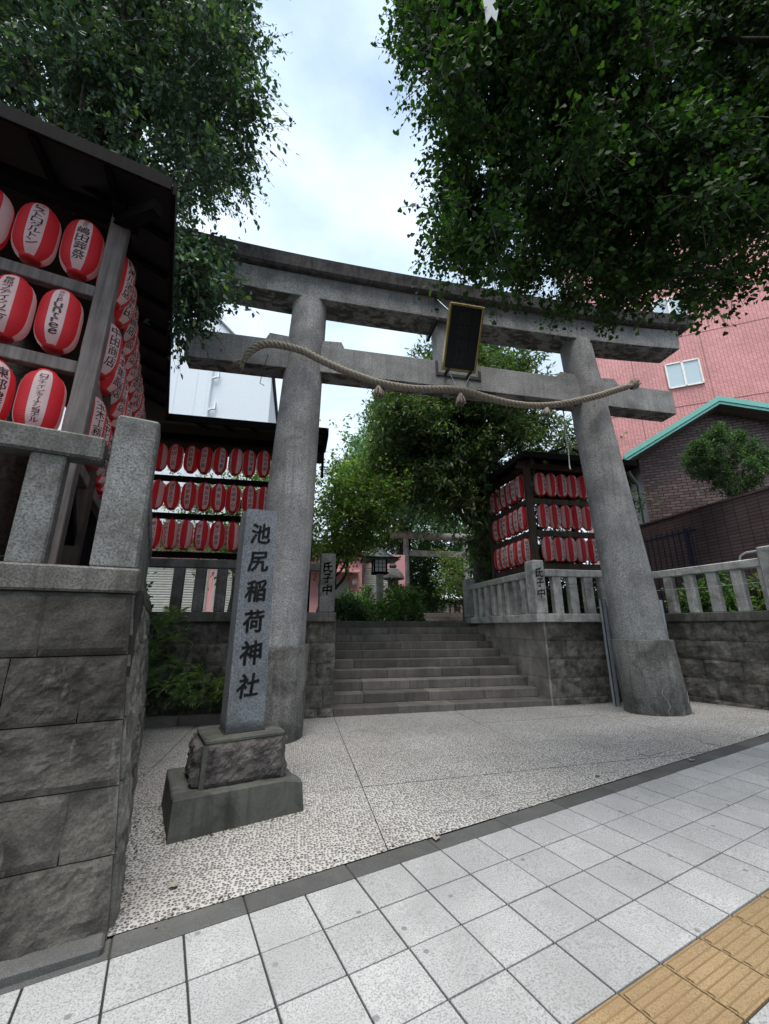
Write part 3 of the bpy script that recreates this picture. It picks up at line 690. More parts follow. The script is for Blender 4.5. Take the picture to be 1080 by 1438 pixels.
# ================================================================ GREAT STONE GATE
gate = thing('stone_gate', 'tall grey granite shrine gate with two round pillars and a curved double lintel', 'gate', (2.8, 3.52, 0))
cxL = lambda z: -.153 + .035 * z
cxR = lambda z: 5.94 - .075 * z
for cx, zt in ((cxL, 1.17), (cxR, 1.20)):
    mb = MB(); prof = [(.401 - .0177 * (z - 1), z) for z in [1.0 + .3 * i for i in range(20)] + [6.93]]
    mb.lathe(prof, 40, (0, 3.52, 0), shift=cx); pl = mb.obj('pillar', M['gate'], gate)
    mb = MB(); mb.lathe([(.468, -.12), (.466, .1), (.457, zt - .012), (.447, zt), (.38, zt + .003)], 40, (0, 3.52, 0), shift=cx, sm=True)
    o = mb.obj('pillar_sleeve', M['sleeve'], gate)
def beam(mb, x0, x1, prof, curve, n=28, tilt0=0, tilt1=0):
    """prof: (y,z) loop; curve(x)->dz; ends slanted by tilt"""
    m = len(prof); V = []
    zmin = min(z for y, z in prof)
    for i in range(n + 1):
        for (y, z) in prof:
            t = i / n; a, b = x0 - tilt0 * (z - zmin), x1 + tilt1 * (z - zmin)
            x = a + (b - a) * t; V.append((x, y, z + curve(x)))
    F = [(i * m + k, i * m + (k + 1) % m, (i + 1) * m + (k + 1) % m, (i + 1) * m + k) for i in range(n) for k in range(m)]
    F += [tuple(reversed(range(m))), tuple(range(n * m, n * m + m))]
    F = [tuple(reversed(f)) for f in F]
    mb.add(V, F)
XC = 2.79
crv = lambda x: .15 * (abs(x - XC) / 5.0) ** 3.2
mb = MB(); beam(mb, -1.80, 7.375, [(3.355, 5.50), (3.345, 5.51), (3.345, 6.01), (3.355, 6.02), (3.685, 6.02), (3.695, 6.01), (3.695, 5.51), (3.685, 5.50)], lambda x: 0, 1)
mb.obj('tie_beam', M['gate'], gate)
mb = MB(); beam(mb, -2.17, 7.72, [(3.27, 6.875), (3.262, 6.885), (3.25, 7.31), (3.78, 7.31), (3.768, 6.885), (3.76, 6.875)], crv, 28, .08, .08)
mb.obj('lower_lintel', M['gate'], gate)
crk = lambda x: .20 * (abs(x - XC) / 5.0) ** 2.8
mb = MB(); beam(mb, -2.50, 8.02, [(3.17, 7.30), (3.13, 7.33), (3.09, 7.55), (3.12, 7.575), (3.52, 7.74), (3.92, 7.575), (3.95, 7.55), (3.91, 7.33), (3.87, 7.30)], crk, 28, .45, .45)
mb.obj('top_lintel', M['cap'], gate)
# wedges around the pillars on the tie beam
for cx, s in ((cxL(6), -1), (cxL(6), 1), (cxR(6), -1), (cxR(6), 1)):
    x0 = cx + s * .24; x1 = cx + s * .66; xt = cx + s * .60
    mb = MB()
    P = [(x0, 3.375, 6.021), (x1, 3.375, 6.021), (xt, 3.375, 6.155), (x0, 3.375, 6.13)]
    if s < 0: P = list(reversed(P))
    mb.prism([Vector(p) + Vector((0, .29, 0)) for p in P], (0, -.29, 0)); mb.obj('wedge', M['gate'], gate)
mb = MB(); mb.hexa((2.40, 3.37, 6.022), (.78, 0, 0), (0, .30, 0), (0, 0, .853), .015); mb.obj('centre_strut', M['gate'], gate)
M['filler'] = plain('pale_crack_filler', (.24, .22, .19), .9)
for (a0, z0, pp_) in ((-118, .62, [(0, 0), (.02, -.10), (-.01, -.2), (.05, -.30), (.08, -.38), (.03, -.46), (.06, -.54)]), (-84, .26, [(0, 0), (.03, -.06), (.0, -.12), (.03, -.2)]), (-52, .46, [(0, 0), (-.01, -.1), (-.06, -.17), (-.07, -.25)])):
    mb = MB(); P = []
    for (a, z) in pp_:
        q = math.radians(a0) + a / .46; P.append((cxR(.3) + .4635 * math.cos(q), 3.52 + .4635 * math.sin(q), z0 + z))
    mb.tube(P, [.002] + [.005 + .004 * (k % 2) for k in range(len(P) - 2)] + [.002], 5); mb.obj('crack_filler', M['filler'], gate)
# ---------------------------------------------------------------- hanging name plaque
pq = thing('name_plaque', 'tilted black name plaque in a gold frame hanging at the middle of the gate', 'plaque', (2.75, 3.2, 5.75))
b0 = Vector((2.71, 3.20, 5.76)); wv = Vector((0, -.50, .89)).normalized(); H_ = 1.04; ux = Vector((1, 0, 0)); nn = ux.cross(wv)   # face normal
mb = MB(); mb.hexa(b0 - ux * .285 - nn * .03, ux * .57, -nn * -.06 if False else wv * H_, -nn * -0.06 if False else ux.cross(wv) * .06, .004)
mb.obj('board', M['board'], pq)
for (o, u, w) in ((b0 - ux * .31 - wv * .02, ux * .035, wv * (H_ + .04)), (b0 + ux * .275 - wv * .02, ux * .035, wv * (H_ + .04)), (b0 - ux * .275 - wv * .02, ux * .55, wv * .035), (b0 - ux * .275 + wv * (H_ - .015), ux * .55, wv * .035)):
    mb = MB(); mb.hexa(o - nn * .035, u, w, nn * .085, .006); mb.obj('gold_frame', M['gold'], pq)
mb = MB(); mb.hexa(b0 + ux * .12 + nn * .0305, ux * .006, wv * (H_ - .06), nn * .004); mb.obj('board_joint', M['iron'], pq)
cc = b0 + wv * (H_ / 2) + nn * .034
M['boardink'] = plain('dull_board_lettering', (.06, .06, .058), .35, .6)
chars(pq, M['boardink'], '稲荷神社', .86, .24, lambda a, b: cc + ux * (a - .03) + wv * b, res=4, bold=.005, warp=.05)
for (o, sz) in (((2.37, 3.325, 5.70), (.79, .03, .075)), ((2.34, 3.325, 5.70), (.05, .04, .31)), ((3.15, 3.325, 5.70), (.05, .04, .20)), ((2.34, 3.22, 7.03), (.07, .05, .27)), ((2.345, 3.235, 6.80), (.06, .62, .06)), ((3.16, 3.22, 6.80), (.06, .05, .5)), ((2.48, 3.14, 5.70), (.05, .20, .05)), ((2.90, 3.14, 5.70), (.05, .20, .05))):
    mb = MB(); mb.hexa(o, (sz[0], 0, 0), (0, sz[1], 0), (0, 0, sz[2]), .008); mb.obj('bracket', M['iron'], pq)
for a, b in (((2.37, 3.2, 7.22), (2.47, 2.82, 6.62)), ((3.19, 3.2, 7.22), (2.98, 2.8, 6.65)), ((2.52, 3.18, 5.72), (2.66, 3.12, 5.28)), ((2.94, 3.18, 5.72), (2.72, 3.12, 5.28))):
    mb = MB(); mb.tube([a, b], .007, 5); mb.obj('wire', M['steel'], pq)
# ---------------------------------------------------------------- straw rope
rp = thing('straw_rope', 'thick twisted straw rope slung across the gate pillars, with frayed tassels', 'rope', (2.7, 3.05, 5.1))
pts = [(-.867, 3.10, 5.35), (-.768, 3.08, 5.54), (-.586, 3.06, 5.675), (-.317, 3.06, 5.70), (.018, 3.06, 5.646), (.304, 3.05, 5.516), (.65, 3.05, 5.385), (1.015, 3.06, 5.29), (1.256, 3.06, 5.235), (1.764, 3.07, 5.205), (2.152, 3.07, 5.235), (2.467, 3.06, 5.265), (2.787, 3.06, 5.26), (3.112, 3.06, 5.195), (3.562, 3.06, 5.13), (3.991, 3.06, 5.13), (4.435, 3.06, 5.20), (4.857, 3.05, 5.315), (5.361, 3.05, 5.49), (5.768, 3.06, 5.662), (6.20, 3.10, 5.85)]
def crom(P, n=12):
    P = [Vector(p) for p in P]; out = []
    for i in range(len(P) - 1):
        p0, p1, p2, p3 = P[max(i - 1, 0)], P[i], P[i + 1], P[min(i + 2, len(P) - 1)]
        for k in range(n):
            t = k / n; out.append(.5 * ((2 * p1) + (p2 - p0) * t + (2 * p0 - 5 * p1 + 4 * p2 - p3) * t * t + (3 * p1 - p0 - 3 * p2 + p3) * t ** 3))
    out.append(P[-1]); return out
cl = crom(pts, 18); ln = [0]
for a, b in zip(cl[:-1], cl[1:]): ln.append(ln[-1] + (b - a).length)
for s in range(3):
    P = []
    for i, p in enumerate(cl):
        t = (cl[min(i + 1, len(cl) - 1)] - cl[max(i - 1, 0)]).normalized(); a = UP - t * UP.dot(t); a.normalize(); b = t.cross(a)
        q = ln[i] / .215 * 2 * math.pi + s * 2 * math.pi / 3
        fade = min(1, (ln[-1] - ln[i]) / .3 + .3, ln[i] / .4 + .35)
        P.append(p + (a * math.cos(q) + b * math.sin(q)) * .034 * fade)
    mb = MB(); mb.tube(P, [.029 * min(1, (ln[-1] - x) / .3 + .55, x / .4 + .6) for x in ln], 8); mb.obj('strand', M['rope'], rp)
def tassel(p, d, L=.16, R=.075, n=70, seed=1, knob=True):
    p, d = Vector(p), Vector(d).normalized(); r = random.Random(seed); mb = MB()
    a = d.orthogonal().normalized(); b = d.cross(a)
    for k in range(n):
        q = r.uniform(0, 6.28); rr = R * math.sqrt(r.random()); o = (a * math.cos(q) + b * math.sin(q))
        mb.tube([p + o * rr * .35, p + d * L * .5 + o * rr * .9, p + d * L * r.uniform(.85, 1.1) + o * rr * 1.15], [.009, .009, .004], 4, caps=False)
    if knob: mb.lathe([(.01, .03), (.035, .02), (.045, -.01), (.05, -.04)], 10, p)
    return mb.obj('tassel', M['rope'], rp)
tassel((1.25, 3.06, 5.15), (0, 0, -1), .17, .085, seed=1); tassel((2.66, 3.06, 5.19), (0, 0, -1), .19, .085, seed=2); tassel((4.25, 3.05, 5.10), (-.3, 0, -1), .15, .08, seed=3)
tassel((6.20, 3.14, 5.82), (.55, 0, .6), .17, .10, 110, 4, False); tassel((-.88, 3.15, 5.40), (-.5, 0, -.8), .15, .085, 80, 5, False)
mb = MB(); mb.tube([(-.52, 3.2, 5.6), (-.60, 3.33, 5.35), (-.62, 3.33, 5.15), (-.55, 3.3, 5.1)], .006, 5); mb.obj('binding_wire', M['iron'], rp)
# white paper streamers behind the right pillar
t = thing('paper_streamer', 'thin pale paper streamers hanging behind the right gate pillar', 'streamer', (5.12, 3.75, 5.4))
for k in range(3):
    mb = MB(); x = 5.10 + .03 * k; P = [(x + .015 * math.sin(j * 1.3 + k), 3.75 + .03 * k, 5.60 - .16 * j) for j in range(9)]
    for a, b in zip(P[:-1], P[1:]): mb.add([a, (a[0] + .018, a[1] + .004, a[2]), (b[0] + .018, b[1] + .004, b[2]), b], [(0, 1, 2, 3)])
    mb.obj('streamer_strip', M['paper'], t)
# ---------------------------------------------------------------- steel channels of the notice board behind the right pillar
t = thing('notice_board', 'galvanised steel frame standing behind the right gate pillar, mostly hidden by it', 'board', (6.35, 4.18, 0))
for x in (5.68, 6.93):
    for (dx, w, dy, d) in ((0, .10, 0, .012), (0, .012, 0, .07), (.088, .012, 0, .07)):
        mb = MB(); mb.hexa((x + dx, 4.12 + dy, .04), (w, 0, 0), (0, d, 0), (0, 0, 1.86)); mb.obj('channel', M['steel'], t)
mb = MB(); mb.hexa((5.79, 4.15, .5), (1.14, 0, 0), (0, .03, 0), (0, 0, 1.3), .004); mb.obj('panel', M['steel'], t)
# ================================================================ INSCRIBED MARKER
th = math.radians(18.5); MU = Vector((math.cos(th), math.sin(th), 0)); MN = Vector((-MU.y, MU.x, 0))
m0 = Vector((-.617, .825, 0))
mk = thing('stone_marker', 'tall inscribed stone marker on a two-tier base, standing before the left gate pillar', 'marker', m0 + MU * .48 + MN * .35)
# plinth with slight batter, broken at the right end
mb = MB()
def P3(a, b, z): return m0 + MU * a + MN * b + UP * z
pl = [(0, 0), (.962, .0), (.962, .76), (0, .76)]
top = [(.006, .006), (.955, .006), (.94, .75), (.01, .755)]
nseg = 20; V = []; F = []
rows = [(-.1, 0, 0), (.0, 0, 0), (.2, .8, 0), (.245, 1, .0), (.255, 1, .012)]
def ring(t, inset, z):
    out = []
    for k in range(4):
        a, b = Vector(pl[k]).lerp(Vector(top[k]), t), Vector(pl[(k + 1) % 4]).lerp(Vector(top[(k + 1) % 4]), t)
        c = Vector((.47, .37))
        for i in range(nseg):
            p = a.lerp(b, i / nseg); p = p + (c - p).normalized() * inset
            w = mnoise.noise(Vector((p.x * 9, p.y * 9, z * 6))) * .004
            zz = z
            if p.x > .80 and z > .15: zz -= .05 * min(1, (p.x - .80) / .1) * (0.6 + .4 * mnoise.noise(Vector((p.x * 30, p.y * 30, 2)))); p = p - Vector((.012 * min(1, (p.x - .80) / .1), 0))
            out.append(P3(p.x + w, p.y + w, zz))
    return out
for z, t_, ins in rows: V += ring(t_, ins, z)
m = 4 * nseg
for j in range(len(rows) - 1):
    for k in range(m): F.append((j * m + k, j * m + (k + 1) % m, (j + 1) * m + (k + 1) % m, (j + 1) * m + k))
F.append(tuple(range((len(rows) - 1) * m, len(rows) * m)))
mb.add(V, F); mb.obj('plinth', M['plinth'], mk)
# rough base block: frame of dressed margins with rock faces
bu, bn = MU, MN; B0 = m0 + MU * .190 + MN * .105
def Pb(a, b, z): return B0 + bu * a + bn * b + UP * z
mb = MB(); mb.prism([Pb(-.01, .005, .24), Pb(.625, .005, .24), Pb(.635, .52, .24), Pb(-.02, .52, .24)], (0, 0, .30)); 
mb.obj('base_core', M['base_rock'], mk)
mb = MB(); mb.rock(Pb(.02, .004, .25), bu * .59, UP * .30, -bn, .03, .022, .020, 30, 16, 3, 11)
mb.rock(Pb(-.012, .50, .25), -bn * .47, UP * .29, -bu, .03, .035, .045, 22, 14, 5, 9); mb.rock(Pb(.628, .03, .25), bn * .47, UP * .29, bu, .03, .04, .03, 22, 14, 6, 9)
mb.obj('rock_face', M['base_rock'], mk)
mb = MB(); mb.hexa(Pb(0, 0, .545), bu * .625, bn * .50, UP * .04, .012); mb.obj('base_top', M['plinth'], mk)
mb = MB()
for (a, c) in ((.0, .03), (.597, .028)):
    mb = MB(); mb.prism([Pb(a - .012 * (a < .1), -.003, .25), Pb(a + c - .006 * (a < .1), -.003, .25), Pb(a + c, -.003, .546), Pb(a, -.003, .546)], bn * .05); mb.obj('dressed_margin', M['plinth'], mk)
# shaft
S0 = m0 + MU * .352 + MN * .22
def Ps(a, b, z): return S0 + MU * a + MN * b + UP * z
w0, w1, d0 = .305, .288, .25
mb = MB(); n_ = 16; topz = lambda a: 2.475 + .012 * mnoise.noise(Vector((a * 30, 1, 2))) - .010 * mnoise.noise(Vector((a * 70, 4, 2)))
V = []; 
for (b, ) in ((0,), (d0,)):
    for i in range(n_ + 1):
        a = i / n_; V.append(Ps(w0 * a, b, .58))
    for i in range(n_ + 1):
        a = i / n_; V.append(Ps(.008 + w1 * a, b, topz(a) - (.02 if b == 0 and i in (0, n_) else 0)))
k = n_ + 1; F = []
for i in range(n_): F += [(i, i + 1, k + i + 1, k + i), (2 * k + i + 1, 2 * k + i, 3 * k + i, 3 * k + i + 1), (k + i, k + i + 1, 3 * k + i + 1, 3 * k + i)]
F += [(2 * k, 0, k, 3 * k), (n_, 2 * k + n_, 3 * k + n_, k + n_)]
mb.add(V, F); sh = mb.obj('shaft', M['marker'], mk)
ctr = Ps(w0 / 2, -.0025, 1.60)
chars(sh, M['ink'], '池尻稲荷神社', 1.56, .185, lambda a, b: ctr + MU * a + UP * b, res=6, bold=.030, warp=.07, cell=.262)
mb = MB()   # dark moss skirt and dirty cap edges as real thin stains are left to the material; a thin mortar bed under the shaft
mb.hexa(Ps(-.012, -.012, .583), MU * (w0 + .024), MN * (d0 + .024), UP * .008); mb.obj('mortar_bed', M['mortar'], mk)
# ================================================================ LANTERN RACKS
ZB = [2.56, 3.255, 3.965]; ZL = [2.985, 3.70, 4.42]
def roof(t, poly_outer, poly_inner, z0, z1, fascia=.13, mat='roof_d', close=None):
    """mitred eave slabs between outer and inner polylines"""
    for i in range(len(poly_outer) - 1):
        a, b, c, d = [Vector((*p, z)) for p, z in ((poly_outer[i], z0), (poly_outer[i + 1], z0), (poly_inner[i + 1], z1), (poly_inner[i], z1))]
        mb = MB(); n = (b - a).cross(d - a).normalized(); n = n if n.z > 0 else -n
        mb.prism([a, b, c, d], n * .035); mb.obj('roof_board', M[mat], t)
        u = (b - a).normalized(); out = Vector((u.y, -u.x, 0)); out = out if out.dot(a - d) > 0 else -out
        mb = MB(); o = a - UP * (fascia * .55) + out * .004
        v = out * .03
        if u.cross(v).z < 0: mb.hexa(o + v, (b - a), -v, UP * fascia, .004)
        else: mb.hexa(o, (b - a), v, UP * fascia, .004)
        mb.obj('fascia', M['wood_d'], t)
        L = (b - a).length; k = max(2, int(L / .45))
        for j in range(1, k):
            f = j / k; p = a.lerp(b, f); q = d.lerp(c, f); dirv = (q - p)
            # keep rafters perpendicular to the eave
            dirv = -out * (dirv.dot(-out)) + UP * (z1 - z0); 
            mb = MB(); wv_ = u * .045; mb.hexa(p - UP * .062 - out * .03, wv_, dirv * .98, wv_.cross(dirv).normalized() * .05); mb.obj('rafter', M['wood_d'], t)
def hbeam(t, P0, P1, z, h, d, mat='wood', n=None, name='crossbeam'):
    P0, P1 = Vector((*P0, 0)), Vector((*P1, 0)); u = P1 - P0; v = Vector((-u.y, u.x, 0)).normalized() * d
    mb = MB(); mb.hexa(P0 - v / 2 + UP * z, u, v, UP * h, .006); mb.obj(name, M[mat], t)
def vpost(t, P, w, d, u, z0, z1, mat='wood', foot=False):
    u = Vector((u[0], u[1], 0)).normalized(); v = Vector((-u.y, u.x, 0)); P = Vector((*P, 0))
    mb = MB(); mb.hexa(P - u * w / 2 - v * d / 2 + UP * z0, u * w, v * d, UP * (z1 - z0), .006); o = mb.obj('post', M[mat], t)
    if foot:
        mb = MB(); mb.hexa(P - u * (w / 2 + .008) - v * (d / 2 + .008) + UP * (z0 - .02), u * (w + .016), v * (d + .016), UP * .16); mb.obj('foot_bracket', M['navy'], o)
# left rack: front wing along the street, side wing, back wing
lr = thing('lantern_rack', 'large roofed timber lantern rack on the left, running back to the left gate pillar', 'rack', K(-1.3, .9, 1.5))
for s in (-1.325, -3.4): vpost(lr, kxy(s, .915), .13, .13, KU[:2], 1.50, 4.98, 'wood', True)
for s in (-1.325, -3.4): vpost(lr, kxy(s, 1.65), .12, .12, KU[:2], 1.50, 5.1, 'wood_r')
for d in (2.9, 4.9): vpost(lr, kxy(-1.42, d), .12, .12, KU[:2], 1.50, 5.0, 'wood_d')
for x in (-2.62, .30): vpost(lr, (x, 5.05), .12, .12, (1, 0), 1.50, 5.0, 'wood_d')
for z in ZB:
    hbeam(lr, kxy(-3.4, .92), kxy(-1.395, .92), z + .02, .105, .07)
    hbeam(lr, kxy(-1.33, .985), kxy(-1.33, 5.0), z + .02, .105, .07, 'wood')
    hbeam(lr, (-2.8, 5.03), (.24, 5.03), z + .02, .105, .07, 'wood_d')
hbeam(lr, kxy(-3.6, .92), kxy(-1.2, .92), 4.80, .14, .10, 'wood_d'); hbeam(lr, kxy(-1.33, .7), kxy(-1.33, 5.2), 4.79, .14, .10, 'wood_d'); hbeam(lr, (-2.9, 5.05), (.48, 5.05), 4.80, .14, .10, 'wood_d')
# raking braces under the side wing
for (a, b) in (((-1.34, 1.0, 2.50), (-1.36, 2.3, 1.55)),):
    mb = MB(); A_, B_ = K(*a), K(*b); dv = B_ - A_; mb.hexa(A_ - KU * .04, KU * .08, dv, KU.cross(dv).normalized() * .09); mb.obj('brace', M['wood_d'], lr)
iso = K(-.95, 4.754)
outer = [kxy(-4.2, .43), kxy(-.95, .43), (iso.x, 4.30), (.515, 4.30)]
inner = [kxy(-4.2, 1.30), kxy(-1.82, 1.30), (iso.x - .835 - .20, 5.17), (.515, 5.17)]
roof(lr, outer, inner, 4.90, 5.20)
inner2 = [kxy(-4.2, 2.1), kxy(-2.65, 2.1), (iso.x - 1.9, 5.95), (.515, 5.95)]
for i in range(3):
    a, b, c, d = Vector((*inner[i], 5.20)), Vector((*inner[i + 1], 5.20)), Vector((*inner2[i + 1], 4.92)), Vector((*inner2[i], 4.92))
    mb = MB(); mb.prism([a, b, c, d], (0, 0, .035)); mb.obj('roof_board', M['roof_d'], lr)
mb = MB(); a = K(-1.325, .86, 4.93); b = K(-1.02, .50, 4.86); dv = b - a; sv = Vector((-dv.y, dv.x, 0)).normalized() * .09; mb.hexa(a - sv / 2 - UP * .1, sv, dv, sv.cross(dv).normalized() * .10); mb.obj('hip_rafter', M['wood_d'], lr)
# gable end beside the left pillar
mb = MB(); mb.prism([Vector((.518, 4.30, 4.80)), Vector((.518, 5.17, 4.85)), Vector((.518, 5.17, 5.27)), Vector((.518, 4.30, 4.97))], (.03, 0, 0)); mb.obj('gable_board', M['wood_d'], lr)
mb = MB(); mb.hexa((.44, 4.33, 4.02), (.045, 0, 0), (0, .10, 0), (0, 0, .9)); mb.obj('end_board', M['wood_d'], lr)
# right rack
rr_ = thing('lantern_rack', 'roofed timber lantern rack on the right, behind the fence and the right gate pillar', 'rack', (6.1, 5.2, 1.5))
for (x, y, m_) in ((4.94, 4.96, 'wood_r'), (4.94, 6.78, 'wood_r'), (7.28, 4.96, 'fence'), (7.28, 6.7, 'wood_r')): vpost(rr_, (x, y), .125, .125, (1, 0), 1.50, 4.95, m_)
for z in ZB:
    hbeam(rr_, (5.0, 4.97), (7.2, 4.97), z, .125, .07, 'wood_r'); hbeam(rr_, (4.945, 5.03), (4.945, 6.72), z, .125, .07, 'wood_r')
hbeam(rr_, (4.7, 4.97), (7.3, 4.97), 4.78, .13, .09, 'wood_r'); hbeam(rr_, (4.95, 4.7), (4.95, 7.1), 4.78, .13, .09, 'wood_r')
ro = [(4.60, 7.35), (4.60, 4.50), (7.38, 4.50), (7.38, 7.35)]; ri = [(6.0, 6.6), (6.0, 5.75), (6.2, 5.75), (6.2, 6.6)]
roof(rr_, ro, ri, 4.90, 5.42)
# ---------------------------------------------------------------- lanterns
def lprof(R_, Hh):
    out = []
    for i in range(15):
        t = -1 + 2 * i / 14; r = R_ * (1 - abs(t) ** 4.2 * .52) if abs(t) < 1 else R_ * .46
        out.append((r, t * Hh / 2))
    return out
def lradius(z, R_, Hh):
    t = min(1, abs(2 * z / Hh)); return R_ * (1 - t ** 4.2 * .52)
LM = {}
def lantern_meshes(kind):
    R_, Hh = {'round': (.138, .50), 'slim': (.131, .505), 'right': (.130, .505)}[kind]
    d = {'R': R_, 'H': Hh}
    mb = MB(); mb.lathe(lprof(R_, Hh), 32, matf=lambda k: 0 if ((k + 2) // 4) % 2 else 1)     # white stripe centred on +X
    d['body'] = ('paper_body', mb, [M['lred'], M['lwhite']])
    mb = MB(); mb.lathe([(.0, Hh / 2 + .012), (R_ * .44, Hh / 2 + .012), (R_ * .50, Hh / 2 - .004), (R_ * .52, Hh / 2 - .018)], 20); d['top'] = ('rim', mb, [M['lring']])
    mb = MB(); mb.lathe([(R_ * .52, -Hh / 2 + .018), (R_ * .50, -Hh / 2 + .004), (R_ * .44, -Hh / 2 - .014), (.0, -Hh / 2 - .014)], 20); d['bot'] = ('rim', mb, [M['lring']])
    mb = MB(); mb.tube([(-.03, 0, Hh / 2), (-.02, 0, Hh / 2 + .03), (0, 0, Hh / 2 + .062), (.02, 0, Hh / 2 + .03), (.03, 0, Hh / 2)], .004, 4, caps=False); d['hang'] = ('hanger', mb, [M['lring']])
    for k in ('body', 'top', 'bot', 'hang'):
        n_, mb, mt = d[k]; o = mb.obj(n_, mt); d[k] = o.data; bpy.data.objects.remove(o)
    return d
_txt = {}
def text_mesh(kind, text, small=None):
    key = (kind, text, small)
    if key not in _txt:
        d = LM[kind]; R_, Hh = d['R'], d['H']; mb = MB()
        def fn(a, b):
            r = lradius(b, R_, Hh) + .0022; an = a / r; return (r * math.cos(an), r * math.sin(an), b)
        lo = .0
        if small:
            vtext(mb, small, .09, .05, lambda a, b: fn(a, b + .165), 1, 0); lo = -.035; hh = .31
        else: hh = .385
        vtext(mb, text, hh, .086 if kind == 'round' else .074, lambda a, b: fn(a, b + lo), 2, .015 if kind == 'round' else .006, warp=.05)
        o = mb.obj('lettering', M['ink']); _txt[key] = o.data; bpy.data.objects.remove(o)
    return _txt[key]
def lantern(kind, pos, ang, text, label, group, small=None, tilt=0):
    if kind not in LM: LM[kind] = lantern_meshes(kind)
    d = LM[kind]
    t = bpy.data.objects.new('paper_lantern', None); t.empty_display_size = .05; COL.objects.link(t)
    t.location = pos; t.rotation_euler = (tilt, tilt * .5, ang); tag(t, label, 'lantern', group)
    b = None
    for nm, k in (('paper_body', 'body'), ('rim', 'top'), ('rim', 'bot'), ('hanger', 'hang')):
        o = bpy.data.objects.new(nm, d[k]); COL.objects.link(o); o.parent = t
        if k == 'body': b = o
    o = bpy.data.objects.new('lettering', text_mesh(kind, text, small)); COL.objects.link(o); o.parent = b
    return t
ORD = ['first', 'second', 'third', 'fourth', 'fifth', 'sixth', 'seventh', 'eighth', 'ninth', 'tenth', 'eleventh', 'twelfth', 'thirteenth', 'fourteenth', 'fifteenth', 'sixteenth']
ROW = ['bottom', 'middle', 'top']
angK = math.atan2(-KN.y, -KN.x)
# front wing: nearest to the street
T3 = [['ロジナインターナショナル', '西山工務店', '池尻商店'], ['Funtree', '曽根ブティッククリーク', '中里歯科'], ['嶋田葬祭', 'ビストログルトン', '松見坂薬局']]
FT = [['ロジナインターナショナル', '東邦建設', '池尻商店', '三宿薬局'], ['Funtree', '曽根ブティクリニク', '中里歯科', '大橋商会'], ['嶋田葬祭', 'ビストログルトン', '目黒設備', '青葉堂']]
for r_ in range(3):
    for i in range(5):
        s = -1.565 - .298 * i + (.0, -.01, .02)[r_]
        txt = FT[r_][i % 4]
        a = angK + math.radians({(0, 0): 8, (0, 1): 40, (1, 0): 3, (1, 1): 0, (2, 0): 6, (2, 1): 10, (2, 2): -25}.get((r_, i), rnd.uniform(-30, 40)))
        lantern('round', K(s, .93, ZL[r_] + (0 if r_ else .0)), a, txt, '%s lantern from the corner post, %s row, street side of the left rack' % (ORD[i], ROW[r_]), 'lanterns on the street side of the left rack', small='株式会社' if (r_, i) in ((2, 0), (1, 0)) else None)
# side wing: receding row beside the forecourt
ST = ['玉木工務店', '大橋商店街', '八百屋丸田', '田中工務店', '三宿クリーニング', '中田商店', '世田谷電気', '池尻鮨店', '松本建設', '富士屋本店', '目黒川酒店']
aK = math.atan2(KU.y, KU.x)
for r_ in range(3):
    for i in range(15):
        lantern('round', K(-1.33 + rnd.uniform(-.01, .01), 1.165 + .268 * i, ZL[r_]), aK + math.radians(-30 + rnd.uniform(-16, 12)), ST[(i * 3 + r_ * 5) % 11],
                '%s lantern from the front, %s row, forecourt side of the left rack' % (ORD[i], ROW[r_]), 'lanterns on the forecourt side of the left rack')
# back wing
BT = [['野川正美', '村野きみ子', '坂井佳明', '蝦子悠加', '蝦子龍双', '平渡佳美', '小林一男', '森田英二', '大野良子', '三浦文子'],
      ['橋羊', '橋平あみ子', '河野直樹', '備前忠彦', '森泰治', '矢崎瑛心', '田中宏枝', '村田正', '佐野弘', '石井信'],
      ['高田', '松田一広', '高田義紀', '高田正義', '石原秀樹', '部恵美子', '窪田保義', '窪田英樹', '野口和也', '柴田守']]
BA = [[0, -30, -48, -18, -2, -52, -40, 5, -20, 10], [-50, -2, -4, 22, 2, 3, 8, 24, 10, -8], [-42, -6, -3, -8, 20, -58, 16, 12, 0, 6]]
x0s = [-2.55, -2.60, -2.66]
for r_ in range(3):
    for i in range(10):
        x = (-2.44, -2.42, -2.46)[r_] + .262 * i + rnd.uniform(-.012, .012) + (.06 if r_ == 0 else 0)
        a = math.radians(-90 + 8 + BA[r_][i])
        lantern('slim', Vector((x, 4.97 + rnd.uniform(-.01, .01), ZL[r_] + rnd.uniform(-.012, .008))), a, BT[r_][i],
                '%s lantern from the left, %s row, back side of the left rack' % (ORD[i], ROW[r_]), 'lanterns on the back side of the left rack', tilt=rnd.uniform(-.03, .03))
RT = [['一西文商店', 'インメモリアル', 'インカミテーム', 'インカミテーム', '目黒信金', '大坂商店', '東山寿司', '三河屋'],
      ['新崎ゆうし', '新崎ゆうし', 'とらやせいじ', 'アラスカ', '富田商会', '北村塗装', '光電社', '大黒屋'],
      ['福田薬局', '福田薬局', '河合忘の友', '豊沢町会', '山野工業', '上目黒米店', '川村医院', '角屋']]
for r_ in range(3):
    for i in range(8):
        lantern('right', Vector((5.215 + .264 * i + .02 * (r_ == 0), 4.93, ZL[r_] - .01)), math.radians(-90 + (14, 8, 14, 30, -4, 20, 10, 0)[(i + r_) % 8]), RT[r_][i],
                '%s lantern from the corner post, %s row, front of the right rack' % (ORD[i], ROW[r_]), 'lanterns on the front of the right rack')
RS = ['鈴木製作所', '大橋会', '三宿通り', '坂下酒店', '商工連合', '西町会']
